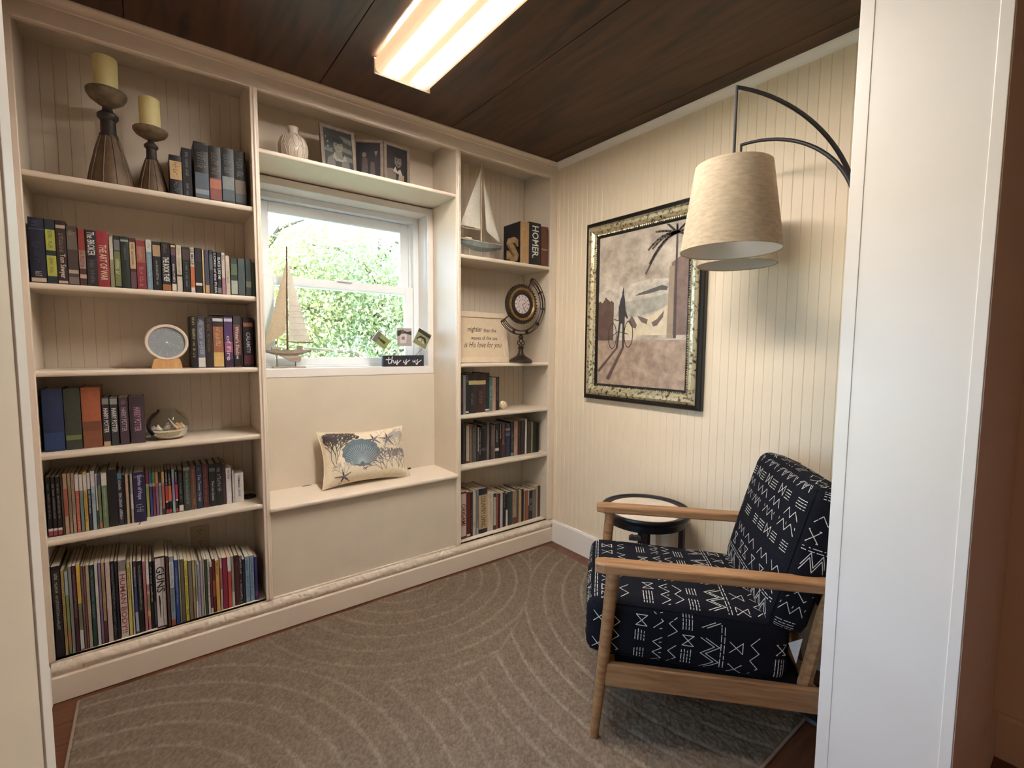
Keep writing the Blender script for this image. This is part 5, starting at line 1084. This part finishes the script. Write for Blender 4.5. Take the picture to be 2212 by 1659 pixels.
 (-0.2001,-0.1900,2.375,0.329,'slim white book','#d8d2cc',[],[]),
 (-0.1892,-0.1810,2.376,0.329,'slim lilac book','#85749c',[],[]),
 (-0.1803,-0.1700,2.376,0.326,'tan book with maroon foot','#b8986a',[(0, 0.28, '#5c2430')],[('s', '', '#8a6a40', 0.4, 0.9, 0.5)]),
 (-0.1690,-0.1536,2.377,0.325,'blush white book','#d0bcb4',[],[]),
 (-0.1526,-0.1411,2.378,0.324,'blackish book with grey dotted lettering','#26262c',[],[('s', '', '#8f8f94', 0.05, 0.95, 0.6)]),
 (-0.1406,-0.1316,2.379,0.320,'plain slate black book','#202228',[],[]),
 (-0.1300,-0.1058,2.380,0.320,'white book with red title HUMAN BODY','#d8ccc6',[(0.86, 0.99, '#8a7f80')],[('t', 'HUMAN BODY!!', '#a82a34', 0.06, 0.82, 0.62)]),
 (-0.1048,-0.0929,2.381,0.299,'bright yellow book beside the human body book','#d6c452',[],[('s', '', '#6a5c20', 0.5, 0.95, 0.4)]),
 (-0.0924,-0.0860,2.382,0.307,'very slim cream book','#cfc8b0',[],[]),
 (-0.0841,-0.0740,2.382,0.304,'blue and white illustrated book','#3a4a80',[(0.03, 0.3, '#a8b8d0'), (0.8, 1, '#4a2c34')],[('s', '', '#d6d6dc', 0.65, 0.92, 0.5)]),
 (-0.0732,-0.0561,2.383,0.300,'black book with small white lettering','#17171b',[],[('s', '', '#c9c9cc', 0.3, 0.94, 0.35)]),
 (-0.0550,-0.0447,2.384,0.294,'salmon pink book','#b87078',[],[]),
 (-0.0441,-0.0342,2.385,0.293,'white-topped patchwork pink book','#b87a74',[(0.66, 1, '#d8d4cc'), (0.52, 0.56, '#d8b850'), (0.2, 0.28, '#d0b04c'), (0.32, 0.44, '#8a9058')],[]),
 (-0.0331,-0.0232,2.386,0.287,'black and blue book with white title','#1d2028',[],[('s', '', '#d6d6d8', 0.4, 0.92, 0.5)]),
 (-0.0226,-0.0151,2.386,0.285,'slim navy grey book','#2f3a50',[(0.05, 0.4, '#707888')],[]),
 (-0.0147,0.0187,2.375,0.304,'thick white book titled GUNS with rifle','#e4dedc',[(0, 0.022, '#3c1a1c'), (0.978, 1, '#3c1a1c')],[('t', 'GUNS', '#1c1a1a', 0.5, 0.86, 0.7)]),
 (0.0210,0.0306,2.364,0.303,'slim brown book beside the guns book','#5c3a2c',[],[]),
 (0.0320,0.0481,2.365,0.297,'white and blue mottled book with red foot','#8aa0b0',[(0.55, 0.92, '#d4d6d6'), (0, 0.08, '#a85038')],[('s', '', '#4a6a8c', 0.2, 0.9, 0.6)]),
 (0.0493,0.0626,2.366,0.277,'bright blue book','#24459a',[],[('s', '', '#a8b8dc', 0.3, 0.9, 0.4)]),
 (0.0635,0.0687,2.367,0.277,'very slim pale green book','#a8ac90',[],[]),
 (0.0693,0.0823,2.368,0.274,'olive brown book','#685e44',[],[]),
 (0.0828,0.0950,2.368,0.264,'vivid yellow book with black lettering','#d8d03c',[],[('s', '', '#3a3818', 0.1, 0.9, 0.45)]),
 (0.0959,0.1099,2.369,0.259,'olive grey book','#77735f',[],[]),
 (0.1109,0.1199,2.370,0.259,'slim honey book','#b08a58',[(0.55, 1, '#bcae74')],[]),
 (0.1208,0.1278,2.371,0.254,'slim sage and white book','#98a890',[(0, 0.3, '#d8d8d4')],[]),
 (0.1284,0.1378,2.371,0.235,'slim lavender white book','#b4b2c4',[],[('s', '', '#6a6878', 0.2, 0.9, 0.5)]),
 (0.1385,0.1480,2.372,0.248,'slim pale lilac book','#b0a8bc',[],[]),
 (0.1486,0.1532,2.372,0.255,'very slim cream book among lilac books','#cfc690',[],[]),
 (0.1541,0.1638,2.373,0.249,'slim forest green book','#3c4c38',[],[]),
 (0.1644,0.1728,2.374,0.248,'slim pure white book','#e0dade',[],[('s', '', '#5a5658', 0.3, 0.95, 0.5)]),
 (0.1734,0.1822,2.374,0.234,'slim burgundy book with white foot','#6b2c38',[(0, 0.1, '#d8d0cc'), (0.9, 1, '#d8d0cc')],[]),
 (0.1828,0.1933,2.375,0.241,'slim brick brown book','#5a241c',[(0.3, 0.6, '#a85030')],[]),
 (0.1942,0.2095,2.376,0.232,'golden yellow book','#dca838',[],[('s', '', '#4a3818', 0.7, 0.95, 0.5)]),
 (0.2108,0.2198,2.377,0.239,'slim cream and pink book','#d0b8ac',[(0.4, 0.8, '#a85c64')],[]),
 (0.2208,0.2399,2.378,0.235,'raspberry red book','#8f2040',[],[]),
 (0.2406,0.2543,2.379,0.233,'vermilion book with white head','#cc4a38',[(0.72, 1, '#dcd6d0')],[]),
 (0.2550,0.2656,2.380,0.233,'slim stone grey book','#98908a',[(0, 0.3, '#d0ccc6')],[]),
 (0.2666,0.2856,2.381,0.232,'dark maroon leather book','#4a201e',[],[('s', '', '#8a5a4c', 0.1, 0.9, 0.2)]),
 (0.2866,0.2974,2.382,0.226,'spiral bound booklet with white coil','#d0ccc8',[(0.0, 1, '#2a2628')],[('s', '', '#e0dcd8', 0.02, 0.98, 0.9)]),
 (0.2987,0.3093,2.383,0.206,'slim midnight blue book','#262038',[],[]),
 (0.3099,0.3274,2.383,0.215,'left of two matching light blue books','#86aac4',[],[('s', '', '#34607f', 0.1, 0.93, 0.5)]),
 (0.3281,0.3454,2.385,0.214,'right of two matching light blue books','#86aac4',[],[('s', '', '#34607f', 0.1, 0.93, 0.5)]),
 (0.3467,0.3593,2.380,0.205,'slim violet book, last on bottom shelf','#40307c',[(0.1, 0.2, '#8a3a7c')],[]),
]),
('R1',[
 (1.8725,1.9398,2.358,0.255,'tan spined book with black boards behind letter S','#15151a',[(0,1,'#b98f5a')],[('s', '', '#8a6436', 0.15, 0.8, 0.4)]),
 (1.9429,2.0442,2.358,0.264,'black hardback with white title HOMER','#15151a',[],[('t', 'HOMER.', '#e6e2dc', 0.16, 0.92, 0.46)]),
 (2.0481,2.1040,2.358,0.251,'mottled brown leather book beside right side','#6b3a24',[(0.4, 0.44, '#a87a4c')],[]),
]),
('R3',[
 (1.4591,1.4762,2.394,0.235,'slim black and maroon book against divider','#241c20',[(0.3, 0.7, '#4a2428')],[]),
 (1.4771,1.4949,2.396,0.236,'slim grey-lilac book','#8a8488',[],[]),
 (1.4959,1.5179,2.399,0.243,'black book with white swirl','#202022',[(0.03, 0.07, '#d8d4d0')],[('s', '', '#8f8f90', 0.78, 0.96, 0.7)]),
 (1.5189,1.5791,2.405,0.244,'black leather book with gold label','#1f1d1e',[(0.72, 0.82, '#c8b06c')],[('s', '', '#8f8c88', 0.2, 0.5, 0.4)]),
 (1.5807,1.6530,2.415,0.241,'dark maroon leather book with gold label','#3a1c1e',[(0.72, 0.82, '#c8b06c')],[('s', '', '#9a7068', 0.2, 0.55, 0.35)]),
 (1.6546,1.6849,2.423,0.243,'blackish book with white dot at foot','#232426',[(0.03, 0.07, '#d8d4d0')],[]),
 (1.6865,1.7118,2.427,0.212,'teal paperback','#4a7874',[],[('s', '', '#a8c0b8', 0.3, 0.75, 0.5)]),
 (1.7135,1.7402,2.431,0.211,'blush tan paperback','#bc947c',[],[('s', '', '#8a5c44', 0.3, 0.9, 0.5)]),
 (1.7419,1.7685,2.435,0.214,'black paperback beside small ball','#1d1a1a',[],[('s', '', '#8f8a80', 0.3, 0.95, 0.4)]),
]),
('R4',[
 (1.4804,1.4913,2.428,0.248,'slim blackish book against divider','#1c1818',[],[]),
 (1.4922,1.5162,2.427,0.248,'dark umber book','#2c241e',[],[('s', '', '#6a5c48', 0.1, 0.9, 0.4)]),
 (1.5176,1.5387,2.427,0.232,'cream book with red foot','#c0b0a0',[(0, 0.06, '#7a3028')],[]),
 (1.5396,1.5572,2.426,0.233,'tan and brown book','#8a6a44',[],[('s', '', '#c0a070', 0.3, 0.9, 0.4)]),
 (1.5581,1.5932,2.426,0.232,'grey mottled book','#4c484a',[],[('s', '', '#8a8688', 0.1, 0.9, 0.6)]),
 (1.5941,1.6007,2.425,0.214,'very slim dark book','#2a2426',[],[]),
 (1.6012,1.6087,2.425,0.211,'slim white strip book','#c8c2bc',[(0, 0.3, '#3a3436')],[]),
 (1.6097,1.6254,2.425,0.211,'slim black book with white lettering','#1e1a1c',[],[('s', '', '#c4c0bc', 0.2, 0.95, 0.5)]),
 (1.6268,1.6686,2.425,0.224,'wide plain black book','#191416',[(0.28, 0.36, '#4a4446')],[('s', '', '#5c5658', 0.9, 0.97, 0.6)]),
 (1.6696,1.6857,2.424,0.239,'slim greyish lilac book','#7c7078',[],[]),
 (1.6867,1.6994,2.424,0.231,'slim black-brown book','#231a1a',[],[]),
 (1.7004,1.7196,2.423,0.218,'slim auburn book','#5c4034',[(0.4, 0.9, '#78584a')],[]),
 (1.7206,1.7290,2.423,0.220,'very slim pale edged book','#8a8684',[],[]),
 (1.7300,1.7625,2.423,0.225,'black book with white leaf emblem','#1a191c',[(0.22, 0.3, '#d0ccc8')],[('s', '', '#c4c4c4', 0.45, 0.85, 0.4)]),
 (1.7640,1.7802,2.422,0.225,'slim black book with silver title','#201a1c',[],[('s', '', '#d0d0d0', 0.55, 0.97, 0.6)]),
 (1.7812,1.8108,2.422,0.220,'dark red book with gold lettering','#481a1e',[],[('s', '', '#c8a060', 0.35, 0.98, 0.65)]),
 (1.8123,1.8522,2.421,0.220,'navy blue book with grey panel','#222a4a',[(0.78, 0.86, '#8a7c80'), (0.62, 0.72, '#4a5478')],[('s', '', '#8a8fa0', 0.9, 0.97, 0.5)]),
 (1.8532,1.8789,2.420,0.229,'blackish green book','#232826',[(0.0, 0.1, '#7c8684')],[('s', '', '#8a9490', 0.2, 0.7, 0.4)]),
 (1.8804,1.9128,2.420,0.228,'dusty pink book with red lettering','#b88c78',[],[('s', '', '#7a3430', 0.3, 0.95, 0.55)]),
 (1.9138,1.9369,2.419,0.230,'slim maroon-black book','#361c1c',[],[]),
 (1.9380,1.9716,2.419,0.229,'dark chocolate book','#2c201c',[],[('s', '', '#5c4a40', 0.2, 0.9, 0.3)]),
 (1.9726,1.9885,2.418,0.236,'tall slim white book','#d4cec6',[],[]),
 (1.9907,2.0233,2.418,0.217,'dark olive book','#3c3424',[],[]),
 (2.0244,2.0411,2.417,0.213,'slim khaki book','#8a8058',[],[]),
 (2.0423,2.0574,2.417,0.213,'slim deep green book','#263a30',[],[]),
 (2.0585,2.0744,2.417,0.210,'slim charcoal book','#241f20',[],[]),
 (2.0755,2.0921,2.416,0.205,'rounded black book, last on fourth shelf','#191516',[],[]),
]),
('R5',[
 (1.4654,1.5125,2.411,0.294,'white book titled ORIGAMI in red','#cfc0b0',[(0, 0.05, '#7a2420'), (0.96, 1, '#7a2420')],[('t', 'ORIGAMI', '#8a2a24', 0.28, 0.74, 0.62)]),
 (1.5142,1.5435,2.412,0.286,'dark red book with white foot dot','#70201c',[(0.03, 0.07, '#d8ccc0')],[]),
 (1.5443,1.5602,2.412,0.280,'slim dark green book','#2c302c',[],[('s', '', '#9aa090', 0.1, 0.6, 0.5)]),
 (1.5614,1.5850,2.413,0.288,'cream book with small dark lettering','#cbb99c',[],[('s', '', '#4a4034', 0.2, 0.3, 0.5)]),
 (1.5863,1.6067,2.413,0.289,'silver and blue book','#8a8c98',[(0, 0.15, '#a8a4c0')],[('s', '', '#4a5474', 0.3, 0.9, 0.5)]),
 (1.6079,1.6804,2.414,0.287,'wide black book titled COUNTRY LIVING','#1d1e24',[(0.1, 0.86, '#c4a878')],[('t', 'COUNTRY LIVING', '#4a3018', 0.14, 0.84, 0.42)]),
 (1.6821,1.7266,2.415,0.246,'ivory book with faint lettering','#d4c4b0',[],[('s', '', '#8a7c6c', 0.3, 0.95, 0.3)]),
 (1.7275,1.7514,2.416,0.239,'ivory book with green ends','#b8b0a0',[(0, 0.12, '#3c4a3c'), (0.9, 1, '#3c4a3c')],[]),
 (1.7523,1.7700,2.417,0.235,'rust red book','#a84830',[],[('s', '', '#d08a6c', 0.4, 0.9, 0.3)]),
 (1.7709,1.7842,2.417,0.231,'slim plum black book','#331820',[],[]),
 (1.7856,1.8068,2.417,0.233,'slim white book on lowest right shelf','#cfc8c4',[],[]),
 (1.8082,1.8325,2.418,0.231,'black book with faint white lettering','#1b191b',[],[('s', '', '#a8a4a0', 0.55, 0.95, 0.4)]),
 (1.8334,1.8513,2.418,0.221,'black book with white lower half','#1d1b1c',[(0, 0.5, '#d0c8c0')],[]),
 (1.8527,1.8922,2.419,0.225,'dark sea green book','#2c3a3c',[],[]),
 (1.8951,1.9308,2.420,0.224,'sand book with brown foot','#a89070',[(0, 0.2, '#6a4030')],[('s', '', '#4a3828', 0.55, 0.95, 0.45)]),
 (1.9328,1.9479,2.421,0.233,'slim pewter book','#5c5450',[],[]),
 (1.9494,1.9741,2.421,0.219,'slim apricot book','#c49c6c',[],[]),
 (1.9755,1.9949,2.422,0.223,'slim ink black book','#1f1a1a',[],[]),
 (1.9964,2.0090,2.422,0.208,'slim oatmeal book','#a89484',[],[]),
 (2.0105,2.0383,2.422,0.208,'burnt orange book','#a05a30',[],[]),
 (2.0393,2.0464,2.423,0.200,'very slim dark red and white book','#8a3a34',[(0.5, 1, '#d0c8c0')],[]),
 (2.0474,2.0771,2.423,0.201,'black book with grey ovals','#1f2224',[(0.3, 0.5, '#5c6464'), (0.55, 0.72, '#5c6464')],[]),
 (2.0782,2.1135,2.424,0.202,'mottled grey book','#77706a',[],[]),
 (2.1150,2.1297,2.425,0.220,'slim cream book near right end','#c8b498',[],[]),
 (2.1308,2.1512,2.425,0.221,'chestnut brown book, last at right end','#5c3a2a',[],[]),
]),]
def scribble(rs,n,c0,c1,z0,z1,y):
    R=random.Random(rs); mb=MB(); g=(z1-z0)/n; H=c1-c0
    for i in range(n):
        if R.random()<.1: continue
        zt=z1-i*g; w=g*.72; t=max(.0005,min(.0012,g*.22))
        # letter-like marks read downwards: letter height runs across the spine
        h=H*R.choice((1,1,.75)); mb.box(c0,y-.0001,zt-t,c0+h,y,zt)
        if R.random()<.75: mb.box(c0,y-.0001,zt-w,c0+h*R.choice((1,.6)),y,zt-w+t)
        k=R.choice((0,.45,.85)); mb.box(c0+h*k,y-.0001,zt-w,c0+h*k+t,y,zt)
    return mb
def book(key,i,n,row):
    x0,x1,y,h,desc,hexc,bands,txt=row
    where,z=SHELF[key]; w=x1-x0
    lab=desc+', '+ordinal(i+1)+' from left on '+where
    if len(lab.split())>16: lab=desc+', '+ordinal(i+1)+' on '+where
    t=thing('book',lab,'book',(x0,y,z),0,'books on the '+where)
    R=random.Random(hash((key,i))%99991 if False else len(desc)*131+i*17)
    hard=('hardback' in desc) or ('leather' in desc) or w>.034
    d=min(.97*h*(.62+.1*R.random()),YB-.012-y); d=max(.11,d); b=min(.0026 if hard else .0011,w*.16); cm=bmat(hexc)
    rd=.10*w if hard else 0.0
    mb=MB(); mb.box(0,rd*.6,0,b,d,h).box(w-b,rd*.6,0,w,d,h)
    if hard:
        m_=6; P=[(w*k/m_, rd*(1-math.sin(math.pi*(.12+.76*k/m_)))-rd*.05) for k in range(m_+1)]
        prof=P+[(w-b*.5,rd*.6+.002),(b*.5,rd*.6+.002)]
        mb.prism(prof,'z',0,h)
    else: mb.box(0,0,0,w,b,h)
    mb.build('cover',cm,t)
    ins=.003 if hard else .0006
    MB().box(b,b+rd*.6,ins,w-b,d-ins*1.2,h-ins).build('pages',PAGE,t)
    ys=-.0005
    for k,(f0,f1,hx) in enumerate(bands):
        e=.0 if (f1-f0)>.97 else min(.0015,w*.05)
        MB().box(e,ys-.0002-.00015*k,f0*h,w-e,ys+.0012+rd*.25,f1*h).build('spine_panel',bmat(hx),t)
    yt=ys-.0002-.00015*(len(bands)+1)
    for k,(kd,s,hx,f0,f1,kk) in enumerate(txt):
        lh=w*min(.86,kk*1.15)*(1 if kd=='t' else .72); c0=(w-lh)/2
        if kd=='t':
            text_obj(s,bmat(hx),lambda a,b_:(c0+b_*lh,yt,f1*h-a*(f1-f0)*h),t,'spine_title',0,.012)
        else:
            if w<.0065: continue
            nn=max(3,min(26,int((f1-f0)*h/(lh*.6+.0010)))); scribble(i*7+k,nn,c0,c0+lh,f0*h,f1*h,yt).build('spine_lettering',bmat(hx),t)
    return t
ALLB={}
for key,rows in BOOKS:
    for i,row in enumerate(rows):
        row=list(row)
        if key=='R5':
            s=(2.118-1.4654)/(2.1512-1.4654); row[0]=1.4654+(row[0]-1.4654)*s; row[1]=1.4654+(row[1]-1.4654)*s
        if key in('L5','L6') : row[0]=max(row[0],-.3285)
        ALLB[key,i]=book(key,i,len(rows),row)
# extras on particular books
g=ALLB['L6',26]; w=.0222; h=.304
MB().poly([(w*.36,-.0022,h*.46),(w*.56,-.0022,h*.46),(w*.66,-.0022,h*.36),(w*.60,-.0022,h*.30),(w*.62,-.0022,h*.22),(w*.56,-.0022,h*.14),(w*.50,-.0022,h*.14),(w*.48,-.0022,h*.24),(w*.42,-.0022,h*.34)]).build('printed_rifle',bmat('#2c2626'),g)
MB().box(0,-.0012,0,w*.07,.002,h).box(w*.93,-.0012,0,w,.002,h).build('spine_border',bmat('#3c1a1c'),g)
rb=ALLB['L5',21]; MB().bar((.018,.0,.002),(.012,-.035,.0008),.004,.0006,side=(1,0,0)).build('ribbon_marker',bmat('#2a2440'),rb)
# slipcase round the boxed trio on the third shelf
a=[r for k,r in BOOKS if k=='L3'][0]; x0=a[3][0]-.0014; x1=a[5][1]+.0014; hh=max(r[3] for r in a[3:6])+.0022
scs=thing('book_slipcase','dark cardboard slipcase around three paperbacks on third shelf','slipcase',(x0,2.399,1.231),0)
W_=x1-x0; SLM=bmat('#6b6058')
MB().box(-.0016,0,0,-.0002,.165,hh).box(W_+.0002,0,0,W_+.0016,.165,hh).box(-.0016,0,hh,W_+.0016,.165,hh+.0016).box(-.0016,.163,0,W_+.0016,.165,hh).build('card_shell',SLM,scs)
